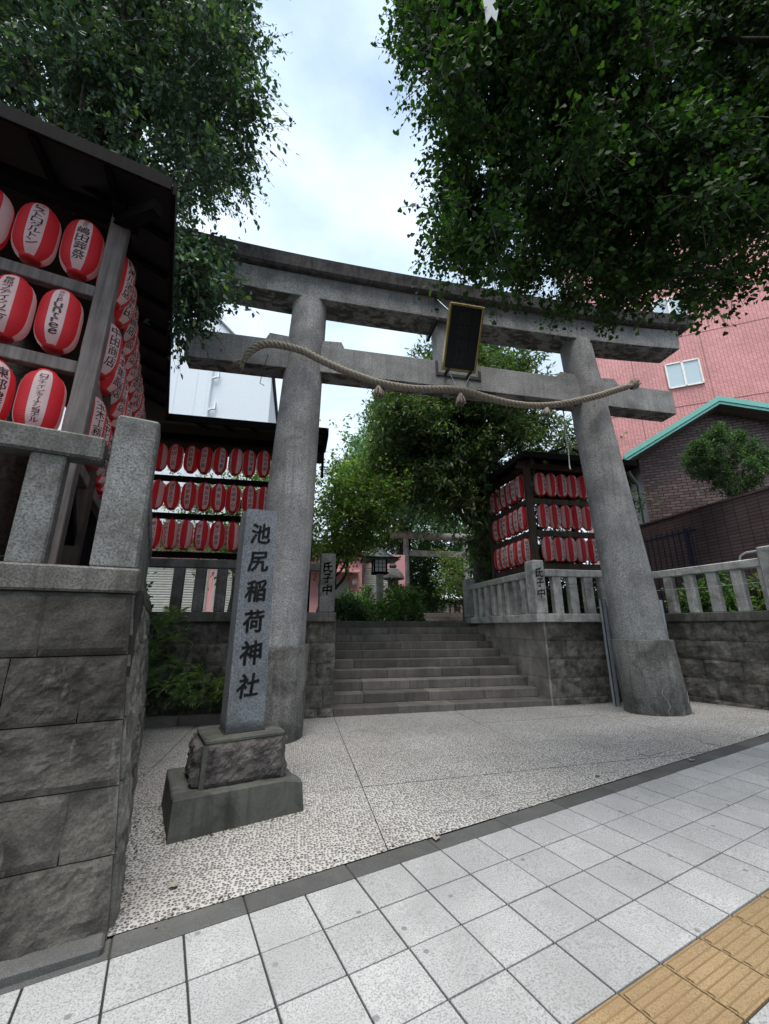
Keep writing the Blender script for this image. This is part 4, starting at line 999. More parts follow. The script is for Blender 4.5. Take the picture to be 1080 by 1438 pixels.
for r_ in range(3):
    for i in range(6):
        lantern('right', Vector((4.905, 5.20 + .25 * i, ZL[r_] - .01)), math.radians(180 + 35 + rnd.uniform(-15, 30)), RS[(i + 2 * r_) % 6],
                '%s lantern from the corner post, %s row, stair side of the right rack' % (ORD[i], ROW[r_]), 'lanterns on the stair side of the right rack')
BL={
 'A':"-39,60,177 -36,45,223 -61,41,267 -82,42,230 -34,28,201 -60,61,237 -126,70,253 -69,45,190 -42,58,256 -49,39,193 -68,48,272 -69,60,246 -131,74,244 -45,45,268 -36,47,227 -39,35,242 -112,55,190 -65,39,174 -33,39,233 -87,63,228 -38,52,251 -99,72,215 -83,71,201 -92,32,199 -96,53,220 -63,78,201 -45,52,269 -78,66,188 -80,37,173 -86,70,214 -75,58,204 -67,48,245 -69,58,282 -68,29,194 -145,66,261 -123,79,239 -96,39,194 -103,81,227 -33,43,250 -32,44,285 -51,35,178 -44,60,174 -30,40,211 -90,38,240 -118,52,265 -27,30,242 -21,41,174 -95,63,268 -130,72,239 -50,35,232 -95,63,237 -42,42,226 -155,82,256 -82,63,212 -94,71,238 -58,39,236 -94,51,180 -77,57,254 -39,54,192 -56,38,222 -83,46,269 -138,73,268 -75,54,256 -103,68,208 -104,42,243 -124,63,274 -136,65,231 -25,35,194 -97,72,223 -63,44,189 -69,72,228 -114,47,241 -86,44,190 -38,34,139 -27,27,240 -71,42,197 -42,49,156 -102,48,181 -67,24,206 -80,73,226 -78,38,231 -46,41,213 -131,84,237 -67,57,208 -49,48,211 -65,40,257 -48,63,244 -98,46,244 -90,48,235 -49,43,184 -49,55,183 -96,60,274 -113,70,265 -101,48,236 -73,56,192 -83,54,214 -131,62,228 -113,62,287 -59,36,153 -78,53,211 -70,35,195 -31,34,158 -39,43,176 -43,65,231 -36,26,232 -57,45,172 -41,46,222 -126,57,236 -52,52,221 -35,24,177 -82,63,193 -103,44,175 -115,47,202 -43,49,281 -112,55,264 -89,50,183 -91,38,231 -134,73,239 -40,24,222 -77,52,239 -69,53,238 -47,44,225 -99,35,193 -157,70,290 -54,65,220 -125,64,235 -27,32,177 -35,45,276 -44,53,204 -59,26,216 -61,32,209 -113,81,226 -100,68,265 -104,61,212 -45,52,238 -97,72,235 -101,54,271 -112,58,215 -49,57,229 -47,64,214 -72,54,290 -140,65,242 -108,55,209 -65,65,230 -47,34,149 -33,37,150 -62,43,223 -34,29,191 -92,71,224 -54,41,244 -30,64,226 -52,44,265 -127,56,270 -113,67,207 -38,74,196 -143,63,283 -110,59,257 -54,49,252 -83,46,247 -86,68,249 -49,38,177 -126,60,211 -60,45,266 -66,60,233 -99,61,293 -120,57,254 -30,29,212 -44,55,208 -128,77,260 -33,42,194 -29,39,233 -71,72,192 -54,68,227 -85,29,211 -30,33,194 -83,76,231 -82,81,213 -55,29,171 -32,57,180 -54,68,208 -156,73,278 -51,48,166 -143,82,240 -112,52,230 -33,55,195 -30,43,263 -111,50,252 -64,59,263 -44,46,246 -65,47,265 -140,83,228 -105,38,206 -26,23,175 -145,79,242 -33,29,171 -51,64,212 -38,58,233 -28,31,189 -118,51,238 -119,58,243 -131,64,282 -52,45,183 -86,42,248 -42,45,235 -96,63,218 -112,70,259 -64,31,171 -29,67,204 -55,81,188 -53,30,224 -94,57,205 -44,58,166 -108,55,273 -36,44,181 -61,53,266 -98,67,257 -92,55,210 -81,52,263 -73,74,220 -106,78,213 -27,49,227 -77,35,239 -59,53,228 -56,23,205 -77,63,200 -40,78,188 -31,46,228 -59,52,198 -27,32,146 -29,52,236 -56,38,193 -91,59,236 -56,54,166 -32,51,198 -74,54,203 -38,36,163 -108,71,239 -120,48,233 -45,48,220 -92,47,259 -82,38,218 -62,38,178 -74,36,234 -73,50,204 -59,54,220 -43,41,171 -30,38,254 -63,48,176 -78,48,178 -68,64,249 -127,63,258 -84,59,251 -119,65,288 -44,58,179 -31,61,236 -33,41,160 -145,80,256 -47,57,208 -45,58,260 -92,75,210 -60,36,175 -111,77,216 -51,70,199 -114,77,248 -58,67,241 -63,61,213 -100,33,200 -38,50,173 -127,62,246 -95,64,207 -30,27,225 -68,35,203 -80,29,212 -45,43,278 -48,63,197 -114,72,232 -33,29,181 -45,49,232 -80,61,276 -76,53,247 -83,34,210 -72,36,181 -29,46,186 -68,58,185 -98,52,242 -80,63,236 -73,56,233 -57,36,213 -27,39,191 -26,29,197 -35,37,213 -160,87,250 -45,45,242 -114,64,281 -46,24,224 -102,72,256 -41,34,167 -108,60,226 -69,36,187 -20,30,169 -31,73,192 -51,59,171 -94,45,235 -71,42,188 -118,60,257 -109,65,247 -32,53,222 -111,48,223 -130,52,243 -50,80,192 -119,61,226 -98,61,205 -52,56,254 -51,44,201 -22,42,164 -55,50,217 -140,64,273 -90,42,199 -151,70,264 -71,61,231 -46,22,199 -60,43,211 -35,60,187 -78,59,210 -46,47,252 -146,73,256 -26,50,166 -94,62,263 -20,35,170 -75,50,220 -31,47,125 -30,38,110 -31,49,128 -26,42,122 -28,40,115 -35,51,123 -29,40,123 -31,43,121 -26,34,111 -28,45,127 -29,35,111 -32,46,109 -26,40,119 -28,35,114 -34,50,110 -31,47,119 -31,35,120 -29,50,131 -31,46,115 -27,37,120 -26,38,114 -32,45,129 -33,48,113 -32,49,121 -31,41,112 -31,43,124 -38,52,131 -35,45,126 -37,52,120 -34,48,132",
 'B':"57,-5,114 106,-9,159 30,-2,132 111,2,172 34,-12,156 74,-24,143 69,-19,137 85,1,133 47,-17,132 49,-10,127 41,15,155 65,7,148 39,27,130 61,-11,116 70,-3,153 106,-9,206 94,5,150 41,-18,129 71,-8,166 25,14,188 115,-13,203 49,-12,162 73,-13,116 59,11,153 91,-28,149 30,13,181 93,9,137 58,-15,152 91,19,122 110,-9,168 93,-19,114 33,19,166 49,25,134 76,0,141 54,-2,162 40,2,205 103,-20,180 100,-9,176 121,2,121 78,3,194 69,21,135 59,10,174 50,21,133 117,-5,201 44,-15,159 77,3,174 136,-6,180 81,-9,102 79,12,111 106,2,150 55,9,183 84,-10,195 56,7,113 44,-13,164 23,-11,135 106,-21,179 46,-17,149 54,3,198 54,14,176 85,-27,140 127,-1,167 43,7,142 42,20,136 38,11,195 69,14,132 146,3,146 120,-6,129 34,11,203 91,-2,172 87,-22,118 84,17,135 101,-13,198 60,29,126 87,-2,115 88,4,188 24,-1,165 133,-13,214 39,19,163 68,13,138 71,-6,158 108,11,141 136,3,161 70,-1,206 45,20,171 48,17,130 75,-3,184 35,-2,97 35,8,199 60,-4,110 82,3,134 69,-12,101 53,-9,160 59,21,139 92,-18,174 98,-4,149 95,-7,217 26,6,173 43,-2,114 25,4,154 135,-3,162 88,-6,181 62,17,127 87,-7,185 27,12,177 111,-1,192 32,-8,171 86,-5,207 57,-9,179 59,-16,166 52,11,121 72,3,152 87,-19,173 57,1,158 43,25,142 45,28,129 81,-14,187 38,13,143 55,-1,193 31,-1,167 32,-7,138 91,-12,96 70,-5,178 76,8,186 126,-2,134 65,-14,112 47,5,165 33,20,118 101,7,110 43,2,199 70,21,146 99,-4,146 29,-3,117 64,12,167 104,-6,218 124,3,127 91,2,190 50,11,188 87,-10,188 139,-5,166 68,-12,111 135,-11,202 93,-15,136 104,-7,162 55,25,120 49,-3,141 38,1,175 79,5,155 69,2,125 143,2,146 42,-12,152 41,-6,187 92,-14,106 24,-4,186 77,9,177 126,-13,222 65,0,117 84,2,187 47,9,125 39,20,139 96,-4,121 64,-1,111 30,-11,151 55,20,157 77,-7,166 138,-5,185 47,11,148 60,-2,143 87,-20,159 60,-10,153 81,-5,202 111,-19,177 74,-3,175 89,-20,113 97,-9,190 69,11,161 117,-17,193 55,5,105 42,0,133 121,-5,147 103,-8,207 70,13,126 53,9,203 49,-13,148 38,3,160 91,-17,118 101,-14,118 119,2,131 26,2,200 45,-1,197 118,-2,139 54,-20,141 25,6,201 87,23,132 52,-4,129 88,-26,125 117,-13,143 33,0,94 20,-6,175 88,-7,169 110,20,120 83,-12,179 71,-12,129 109,-9,181 101,4,124 122,-6,160 107,-7,210 78,-17,142 39,-13,166 77,2,123 37,0,157 65,3,121 43,-4,159 90,-9,120 99,-22,159 131,-5,183 115,4,152 114,-24,176 34,-3,188 73,10,121 35,14,131 47,-8,133 87,-9,157 52,8,167 34,-13,132 77,11,151 45,3,129 148,6,143 45,3,186 53,3,164 82,-13,110 103,-1,194 112,7,130 52,-7,192 30,5,172 63,-6,199 119,-9,193 44,23,131 24,0,156 40,-19,142 41,12,172 64,6,101 109,-5,152 99,-5,105 69,-6,115 118,-12,199 34,14,169 60,7,146 95,-13,121 45,8,190 108,12,116 89,10,170 85,9,158 34,11,185 31,-8,157 56,-6,153 53,16,146 97,14,141 137,0,174 135,-9,196 25,6,184 141,-14,192 66,0,207 102,13,133 69,23,113 55,-3,200 50,17,154 37,3,148 74,-7,145 103,3,164 41,25,126 110,-5,122 91,-5,179 95,-4,158 77,17,109 70,3,193 65,16,145 64,25,139 73,-14,111 60,-12,149 90,-20,130 73,-12,147 100,12,123 105,-1,138 61,-16,171 62,2,123 26,-9,138 69,0,98 72,2,130 104,-11,215 56,-1,134 77,25,130 65,3,194 63,-3,129 95,-26,150 29,14,197 27,1,162 47,-18,138 42,5,178 89,-27,136 99,-18,178 73,-14,167 42,-2,139 79,-3,190 39,-5,145 37,8,203 28,-11,129 74,3,121 105,-23,163 47,-10,130 86,0,144 52,-18,147 124,1,112 72,-7,183 85,-8,209 22,7,212 47,-12,107 97,-10,130 127,-8,181 93,-14,178 135,-11,212 123,1,157 100,-18,190 35,-8,151 80,-1,127 87,-1,215 35,-4,149 84,17,127 103,-16,173 33,0,158 106,-2,144 115,-3,193 83,-7,136 132,-10,195 90,13,155 40,-7,123 66,-5,104 92,-15,152 80,-10,105 122,-8,207 81,2,139 74,11,107 76,-16,151 56,23,148 44,4,221 88,9,150 107,-7,124 102,-8,121 71,2,186 47,2,160 47,5,212 118,-3,111 29,-13,138 51,3,122 72,14,113 73,-15,161 58,2,180 52,4,159 77,5,179 63,-7,159 97,4,164 63,18,121 54,15,110 84,-11,148 51,-4,191 140,7,120 96,21,127 121,-14,179 109,-14,157 109,-10,137 31,0,120 41,2,139 89,-4,220 114,-2,189 73,-5,92 28,0,98 122,-4,170 120,-2,142 58,14,170 25,10,169 142,5,133 77,-16,178 60,-12,138 33,-4,139 72,10,145 100,-3,156 98,-18,111 73,13,166 74,1,113 52,9,110 59,6,201 133,10,127 25,-11,119 72,5,195 92,1,145 97,-8,124 100,3,146 104,-11,166 109,11,137 37,18,132 131,-14,189 72,-1,128 58,1,101 52,11,160 66,-11,169 59,-17,127 30,15,194 39,-2,148 87,-20,126 72,-19,143 123,8,141 127,-1,123 78,7,108 73,0,212 38,18,116 82,0,130 106,-2,199 101,-11,190 72,-4,139 123,1,167 98,16,122 47,-3,170 73,-12,125 122,-15,203 56,-10,162 77,-28,144 91,19,129 63,7,117 72,9,158 132,-13,220 36,7,212",
 'C':"101,135,162 82,156,177 63,151,159 77,128,147 71,167,119 83,155,157 89,145,120 122,151,182 49,139,111 102,156,74 63,137,98 66,146,125 84,109,151 54,168,145 63,128,101 95,135,123 88,139,150 82,141,108 100,146,176 87,172,133 110,165,119 106,166,93 111,144,186 98,131,134 68,118,127 59,121,129 69,157,146 86,167,120 110,175,106 64,142,116 83,170,112 94,133,171 101,148,119 113,138,139 67,160,169 56,138,130 90,139,168 79,139,99 72,138,96 97,150,155 70,155,128 81,127,138 73,137,125 53,169,156 55,162,118 54,180,127 94,149,140 58,143,110 103,163,123 116,119,158 92,152,131 121,134,162 64,131,138 58,175,119 64,160,133 71,152,162 102,104,152 103,152,187 66,146,142 49,162,149 82,127,91 114,155,135 65,140,148 54,135,103 116,137,166 121,156,148 77,130,108 82,141,178 81,151,106 84,148,164 53,160,136 51,145,120 101,128,140 74,160,105 72,128,100 102,150,165 99,165,116 64,171,130 87,114,160 122,149,160 59,160,144 77,131,126 92,128,113 119,142,138 76,153,140 75,152,121 73,122,163 84,118,115 57,152,147 78,142,138 58,152,118 44,121,136 88,181,109 96,153,110 64,154,110 49,149,149 44,135,113 90,124,157 109,155,183 113,144,163 94,157,157 52,121,130 90,146,182 79,139,161 86,117,136 75,129,160 89,144,134 78,134,144 118,141,154 81,148,142 54,159,158 130,150,152 62,175,145 68,177,125 77,154,188 128,142,175 54,172,136 131,153,172 76,150,148 51,146,111 89,171,126 77,172,139 41,125,125 94,129,141 77,114,158 50,132,137 80,143,126 85,158,190 76,169,151 66,166,142 86,135,136 111,122,150 82,166,155 115,152,170 73,166,169 115,166,125 103,115,123 110,125,132 75,133,90 98,145,126 72,177,135 100,123,152 111,169,99 108,141,181 90,152,165 114,166,141 113,156,176 73,146,127 100,168,131 69,144,152 144,141,143 173,140,102 169,133,94 146,142,118 175,145,126 123,144,123 154,145,122 124,145,106 127,149,110 167,147,105 149,153,122 150,140,96 138,153,113 144,145,125 126,137,126 135,148,108 116,141,101 135,154,119 118,147,95 170,152,116 149,133,130 135,138,104 163,144,114 129,155,125 143,141,105 130,138,94 158,142,102 150,149,98 158,148,113 161,144,133 174,145,118 132,146,139 136,145,146 168,153,105",
 'D':"24,150,95 37,159,75 16,150,65 29,130,81 37,143,95 22,137,101 38,125,77 15,125,82 39,123,83 18,148,89 43,147,91 18,141,67 34,150,109 36,150,82 20,147,104 40,132,102 17,148,83 31,146,104 44,150,101 41,136,95 34,132,75 28,158,71 19,122,88 43,137,91 32,140,88 20,128,95 26,146,86 32,137,96 20,129,86 27,144,73 22,138,92 17,160,69 37,119,86 16,129,72 45,134,96 33,149,71 26,120,96 20,129,65 29,129,76 25,162,74 35,147,77 25,146,69 25,163,68 17,157,86 22,136,72 27,134,75 31,139,70 24,146,93 30,146,79 28,125,81 37,140,80 24,150,102 26,122,85 27,151,69 27,140,91 36,130,81 23,143,86 42,149,83 43,122,89 36,134,92",
 'D2':"-27,172,96 1,174,84 -35,172,107 -25,175,66 -50,157,88 -13,144,75 -23,148,70 -22,156,64 -30,160,73 -11,145,99 -2,173,76 -23,173,106 -63,171,73 -13,171,100 -52,174,91 -69,188,74 -64,177,74 -25,161,103 5,140,102 -4,169,71 -29,146,66 5,153,69 -23,168,79 -48,172,69 -38,151,67 -34,165,82 -23,176,97 -28,158,99 0,155,72 -3,137,75 -12,149,86 8,166,71 -7,176,84 -47,180,99 -58,182,98 -20,165,64 -71,180,96 -4,142,85 -20,182,68 -1,155,100 4,166,100 -38,154,93 -24,166,65 -16,167,67 6,159,79 -20,154,103 -39,181,83 -45,151,90 -59,174,67 -6,155,108 -44,170,87 -25,163,88 -33,162,63 -62,180,86 6,137,75 -59,181,81 -17,150,64 0,165,66 -17,148,83 -40,179,99",
 'E':"140,354,152 97,356,232 122,444,191 96,390,162 78,392,216 103,360,160 81,378,195 76,418,215 171,399,189 116,402,243 156,416,260 117,355,169 109,383,278 102,371,235 155,389,274 117,329,251 134,368,246 159,400,245 169,394,166 125,395,289 136,399,241 104,377,200 143,382,223 161,408,285 141,425,212 150,381,245 124,403,226 122,359,263 86,362,198 98,368,183 121,409,199 107,322,216 122,346,156 104,348,246 142,414,297 123,384,187 111,399,206 103,324,240 140,405,172 135,386,171 79,437,234 95,433,231 150,426,241 79,327,211 130,398,270 101,388,214 109,378,162 110,326,196 152,379,205 120,311,232 71,367,191 126,333,152 98,356,262 97,418,217 97,340,162 157,425,223 121,412,283 137,378,209 91,337,222 101,352,202 151,418,176 186,433,190 85,350,209 142,360,194 73,404,242 146,409,189 83,344,192 92,439,194 100,423,198 99,417,183",
 'F':"196,443,116 229,494,122 164,456,122 148,502,87 238,424,70 144,486,149 142,477,89 127,431,60 229,482,119 228,456,125 195,428,109 95,440,124 183,475,155 218,433,134 101,406,133 127,430,74 115,419,79 130,514,147 167,467,65 191,511,130 179,476,125 120,478,64 192,420,98 234,515,92 173,486,132 182,521,104 222,461,109 218,392,110 232,418,94 208,456,115 256,468,152 141,497,106 160,505,166 252,467,125 152,508,64 114,417,128 194,457,154 177,404,110 176,498,139 155,438,104 203,484,88 244,469,107 221,497,158 178,462,72 165,481,64 213,450,137 134,419,101 246,492,145 219,410,75 107,488,137 159,427,61 223,405,137 230,496,91 143,433,87 149,508,138 207,468,158 186,501,66 196,488,110 194,513,89 154,490,78",
 'F2':"141,269,80 142,281,64 138,310,62 133,296,62 126,276,78 138,281,73 146,295,83 141,292,75 141,300,65 155,306,66 137,287,75 136,275,83 135,297,70 138,289,61 131,271,82 130,296,89",
 'H':"184,83,99 180,85,96 188,81,83 174,81,91 186,88,97 167,77,94 179,81,97 191,76,89 182,76,105 175,73,107 168,79,100 193,80,105 195,88,94 167,75,102 202,83,101 172,85,98 189,71,90 169,78,96 191,82,106 196,80,107 182,79,84 188,79,89 179,76,110 180,83,92 208,82,99 194,80,110 192,77,101 193,84,100 177,84,103 185,83,107 198,87,91 187,83,89 201,80,97 195,84,93 185,72,94 197,83,104 176,78,107 175,82,96 178,76,86 182,87,100 195,76,105 165,75,100 199,83,90 194,84,85 204,81,103 165,76,96 177,78,96 173,85,94 174,88,101 196,82,111 193,72,98 187,77,101 174,74,99 179,77,105 195,73,94 176,75,91 192,87,97 179,86,105 197,75,99 189,89,91",
}
# ================================================================ BUILDINGS
PC = Vector((13.5758, 7.9246, 0))      # a point on the pink wall
def Q(c, a, b, z): return c + DP * a - NP * b + UP * z       # a: along wall to the left, b: depth behind the face
pk = thing('apartment_building', 'tall pink tiled building with cream framed windows, upper right behind the gate', 'building', (13.5, 8, 0))
mb = MB(); mb.prism([Q(PC, 2.75, 0, 0), Q(PC, 2.75, 12, 0), Q(PC, -22, 12, 0), Q(PC, -22, 0, 0)], (0, 0, 22)); mb.obj('wall', M['pinktile'], pk)
g = G('pink_groove'); M['groove'] = g.fin((.22, .12, .12), .9)
for a in (-.72, -6.0, 1.55): 
    mb = MB(); mb.hexa(Q(PC, a, .0, 0) + NP * .003, DP * -.012, NP * .004, UP * 22); mb.obj('expansion_joint', M['groove'], pk)
for z in (9.05, 11.9, 14.8): 
    mb = MB(); mb.hexa(Q(PC, 2.75, 0, z) + NP * .003, DP * -24.7, NP * .004, UP * .014); mb.obj('expansion_joint', M['groove'], pk)
for z in (6.95, 9.80, 12.65, 15.5):
    for a in (-.54 + .0, -7.5, -10.5):
        c = Q(PC, a, 0, z); W_, H2 = 1.08, 1.04
        win = MB(); win.hexa(c + NP * .002, DP * W_, NP * .012, UP * H2); w = win.obj('window', M['mortar'], pk)
        for (o, u, v) in ((c, DP * W_, UP * .05), (c + UP * (H2 - .05), DP * W_, UP * .05), (c, DP * .05, UP * H2), (c + DP * (W_ - .05), DP * .05, UP * H2), (c + DP * (W_ / 2 - .035), DP * .07, UP * H2)):
            mb = MB(); mb.hexa(o + NP * .015, u, NP * .05, v, .003); mb.obj('frame', M['frame'], w)
        for o in (.05, W_ / 2 + .035):
            mb = MB(); mb.hexa(c + NP * .016 + DP * o + UP * .05, DP * (W_ / 2 - .085), NP * .018, UP * (H2 - .1)); mb.obj('pane', M['pane'], w)
# brown brick house with gable
BC = Vector((9.35, 6.37, 0))
bb = thing('brick_house', 'brown brick house with a low gable roof edged in pale green, right of the gate', 'house', (10.5, 6, 0))
def Qb(a, b, z): return BC - DP * a - NP * b + UP * z        # a to the right
mb = MB(); mb.prism([Qb(0, 0, 0), Qb(4.1, 0, 0), Qb(4.1, 0, 6.05), Qb(2.05, 0, 7.08), Qb(0, 0, 6.05)], -NP * 7); mb.obj('wall', M['brick'], bb)
for (a0, z0, a1, z1) in ((-.42, 5.86, 1.95, 7.14), (1.95, 7.14, 4.6, 5.95)):
    A_, B_ = Qb(a0, -.42, z0), Qb(a1, -.42, z1); dv = B_ - A_
    mb = MB(); mb.prism([A_, B_, B_ - NP * 8, A_ - NP * 8], UP * .06); mb.obj('roof', M['slate'], bb)
    mb = MB(); mb.prism([A_ - UP * .10, B_ - UP * .10, B_ - UP * .03 , A_ - UP * .03], NP * .03); mb.obj('lower_fascia', M['copper'], bb)
    mb = MB(); mb.prism([A_ - UP * .02, B_ - UP * .02, B_ + UP * .12, A_ + UP * .12], NP * .05); mb.obj('copper_fascia', M['copper'], bb)
    mb = MB(); mb.prism([A_ - UP * .11 - NP * .02, B_ - UP * .11 - NP * .02, B_ - UP * .11 - NP * .41, A_ - UP * .11 - NP * .41], UP * .03); mb.obj('soffit', M['soffit'], bb)
mb = MB(); mb.hexa(Qb(1.45, -.06, 5.55), -DP * .13, -NP * .06, UP * .13) ; mb.obj('vent', M['iron'], bb)
mb = MB(); mb.tube([Qb(-.32, -.3, 5.80), Qb(-.32, -.2, 5.5), Qb(-.12, .0, 5.2), Qb(-.12, -.02, 1.5)], .045, 8); mb.obj('downpipe', M['slate'], bb)
# dark tiled boundary wall
bwl = thing('tiled_wall', 'dark brown tiled boundary wall below the brick house, behind the right fence', 'wall', (8.8, 4, 1.5))
mb = MB(); mb.hexa((8.8, -1.5, 1.3), (.2, 0, 0), (0, 9.3, 0), (0, 0, 2.62)); mb.obj('wall', M['brick_low'], bwl)
mb = MB(); mb.hexa((8.785, -1.5, 3.921), (.23, 0, 0), (0, 9.3, 0), (0, 0, .05)); mb.obj('cap', M['brick_low'], bwl)
ifn = thing('iron_fence', 'black iron bar fence with a thick post, in front of the dark tiled wall', 'fence', (8.5, 5, 1.5))
mb = MB(); mb.hexa((8.485, 4.42, 3.40), (.035, 0, 0), (0, 1.7, 0), (0, 0, .05)); mb.obj('rail', M['navy'], ifn)
mb = MB(); mb.hexa((8.485, 4.42, 1.70), (.035, 0, 0), (0, 1.7, 0), (0, 0, .05)); mb.obj('rail', M['navy'], ifn)
for k in range(11):
    mb = MB(); y = 4.50 + .148 * k; mb.hexa((8.46, y, 1.5), (.022, 0, 0), (0, .022, 0), (0, 0, 2.03)); mb.obj('bar', M['navy'], ifn)
mb = MB(); mb.hexa((8.45, 4.60, 1.5), (.07, 0, 0), (0, .07, 0), (0, 0, 1.98)); mb.obj('post', M['navy'], ifn)
hr = thing('handrail', 'pale bent steel handrail behind the corner post at the far right', 'rail', (7.7, 3, 1.5))
mb = MB(); mb.tube([(7.58, 2.96, 1.55), (7.58, 2.96, 2.50), (7.58, 2.93, 2.58), (7.60, 2.85, 2.62), (7.68, 2.3, 2.63)], .018, 8); mb.obj('tube', M['steel'], hr)
wr = thing('wire', 'thin wire stretched across the front of the far right fence', 'wire', (7.2, 3.4, 2.1))
mb = MB(); mb.tube([(7.04, 4.34, 2.09), (7.20, 3.4, 2.075), (7.36, 2.52, 2.09), (7.38, 2.24, 2.10), (7.7, 2.33, 2.10)], .004, 5); mb.obj('strand', M['steel'], wr)
# white building on the left
wb = thing('white_building', 'tall pale blue-white metal-sided building with a gable, behind the left lantern rack', 'building', (-5, 18, 0))
mb = MB(); mb.prism([Vector((-8.0, 16, 0)), Vector((-1.75, 16, 0)), Vector((-1.75, 16, 13.6)), Vector((-4.9, 16, 16.7)), Vector((-8.0, 16, 13.6))], (0, 14, 0)); mb.obj('wall', M['whitewall'], wb)
mb = MB(); mb.prism([Vector((-14, 19, 0)), Vector((-6.2, 19, 0)), Vector((-6.2, 19, 17.5)), Vector((-14, 19, 17.5))], (0, 14, 0)); mb.obj('wing', M['whitewall'], wb)
for (a, b) in (((-8.15, 15.9, 13.45), (-4.9, 15.9, 16.72)), ((-4.9, 15.9, 16.72), (-1.6, 15.9, 13.45))):
    mb = MB(); A_, B_ = Vector(a), Vector(b); mb.prism([A_, B_, B_ + UP * .12, A_ + UP * .12], (0, 14.2, 0)); mb.obj('roof', M['slate'], wb)
mb = MB(); mb.tube([(-4.55, 15.9, 2), (-4.55, 15.9, 14.3)], .075, 10); pp = mb.obj('drainpipe', M['whitewall'], wb)
for z in (11.2, 12.9, 9.2):
    mb = MB(); mb.tube([(-4.55, 15.9, z), (-4.35, 15.88, z + .12), (-4.2, 15.88, z + .12), (-4.2, 15.88, z + .5)], .05, 8); mb.obj('pipe_joint', M['whitewall'], wb)
for x in (-7.0, -6.1, -5.2): 
    mb = MB(); mb.hexa((x, 15.985, 0), (.03, 0, 0), (0, .012, 0), (0, 0, 13.4)); mb.obj('panel_seam', M['whitewall'], wb)
# pink house behind the back left wall
ph = thing('pink_house', 'low pink plastered house with grey roller shutters, behind the shrubs and the back fence', 'house', (0, 13, 1.5))
mb = MB(); mb.hexa((-6, 12.6, 1.5), (8.45, 0, 0), (0, 6, 0), (0, 0, 2.75)); mb.obj('wall', M['pinkwall'], ph)
mb = MB(); mb.hexa((2.455, 13.5, 1.5), (1.9, 0, 0), (0, 5, 0), (0, 0, 2.75)); mb.obj('wall', M['pinkwall'], ph)
def shutter(x0, x1, z0, z1, y):
    mb = MB(); mb.hexa((x0, y - .03, z0), (x1 - x0, 0, 0), (0, .03, 0), (0, 0, z1 - z0)); s = mb.obj('shutter', M['shutter'], ph)
    mb = MB(); k = int((z1 - z0) / .085)
    for i in range(k): mb.hexa((x0 + .02, y - .045, z0 + .085 * i + .01), (x1 - x0 - .04, 0, 0), (0, .02, 0), (0, 0, .055), .008)
    mb.obj('slats', M['shutter'], s)['kind'] = 'stuff'
for (x0, x1) in ((-5.6, -4.0), (-3.75, -2.95), (-2.75, -2.05), (-1.3, -.2)): shutter(x0, x1, 1.52, 3.5, 12.6)
shutter(2.62, 3.6, 1.52, 3.75, 13.5); shutter(1.0, 2.0, 1.52, 3.1, 12.6)
mb = MB(); mb.hexa((.2, 12.1, 3.30), (2.1, 0, 0), (0, .5, 0), (0, 0, .09), .01); mb.obj('canopy', M['pinkwall'], ph)
mb = MB(); mb.lathe([(.0, -.1), (.06, -.085), (.1, 0), (.06, .085), (0, .1)], 14, (2.15, 12.45, 3.0)); mb.obj('wall_lamp', M['paper'], ph)
mb = MB(); mb.prism([Vector((-6.4, 12.3, 4.25)), Vector((2.7, 12.3, 4.25)), Vector((3.2, 15.5, 4.7)), Vector((-6.4, 15.5, 4.7))], (0, 0, .10)); mb.obj('roof', M['wood_r'], ph)
# shrine hut at the back
ht = thing('shrine_hut', 'small white-walled hut with dark eaves at the end of the shrine path', 'hut', (12.2, 30.5, 2.15))
mb = MB(); mb.hexa((10.7, 30, 2.15), (4.2, 0, 0), (0, 3, 0), (0, 0, 1.45)); mb.obj('wall', M['paper'], ht)
mb = MB(); mb.prism([Vector((10.3, 29.4, 3.55)), Vector((15.3, 29.4, 3.55)), Vector((15.3, 31.5, 4.4)), Vector((10.3, 31.5, 4.4))], (0, 0, .12)); mb.obj('roof', M['whitewall'], ht)
mb = MB(); mb.hexa((11.2, 29.75, 3.25), (3.4, 0, 0), (0, .2, 0), (0, 0, .28)); mb.obj('eave', M['wood_d'], ht)
mb = MB(); mb.hexa((11.35, 29.95, 2.2), (.9, 0, 0), (0, .05, 0), (0, 0, 1.05)); mb.obj('pale_panel', M['frame'], ht)
for k in range(5):
    mb = MB(); mb.hexa((12.35 + .42 * k, 29.9, 2.2), (.06, 0, 0), (0, .08, 0), (0, 0, 1.05)); mb.obj('lattice_bar', M['wood_d'], ht)
for z in (2.2, 2.42, 3.15):
    mb = MB(); mb.hexa((12.35, 29.92, z), (1.75, 0, 0), (0, .05, 0), (0, 0, .07)); mb.obj('lattice_rail', M['wood_d'], ht)
mb = MB()
cc2 = Vector((13.0, 29.93, 2.8)); M['dullred'] = plain('dull_red_print', (.22, .06, .06), .7)
mb.lathe([(.0, 0), (.18, 0), (.20, .01), (0, .01)], 14); 
mb.v = [(cc2.x + a, cc2.y - c, cc2.z + b) for a, b, c in mb.v]; mb.obj('crest', M['dullred'], ht)
t = thing('red_box', 'small red box with a dark top standing beside the shrine path', 'box', (8.85, 18, 1.55))
mb = MB(); mb.hexa((8.68, 17.8, 1.5), (.32, 0, 0), (0, .3, 0), (0, 0, 1.05), .02); mb.obj('cabinet', M['redpaint'], t)
mb = MB(); mb.hexa((8.64, 17.76, 2.551), (.40, 0, 0), (0, .38, 0), (0, 0, .08), .02); mb.obj('lid', M['iron'], t)
mb = MB()
us = None
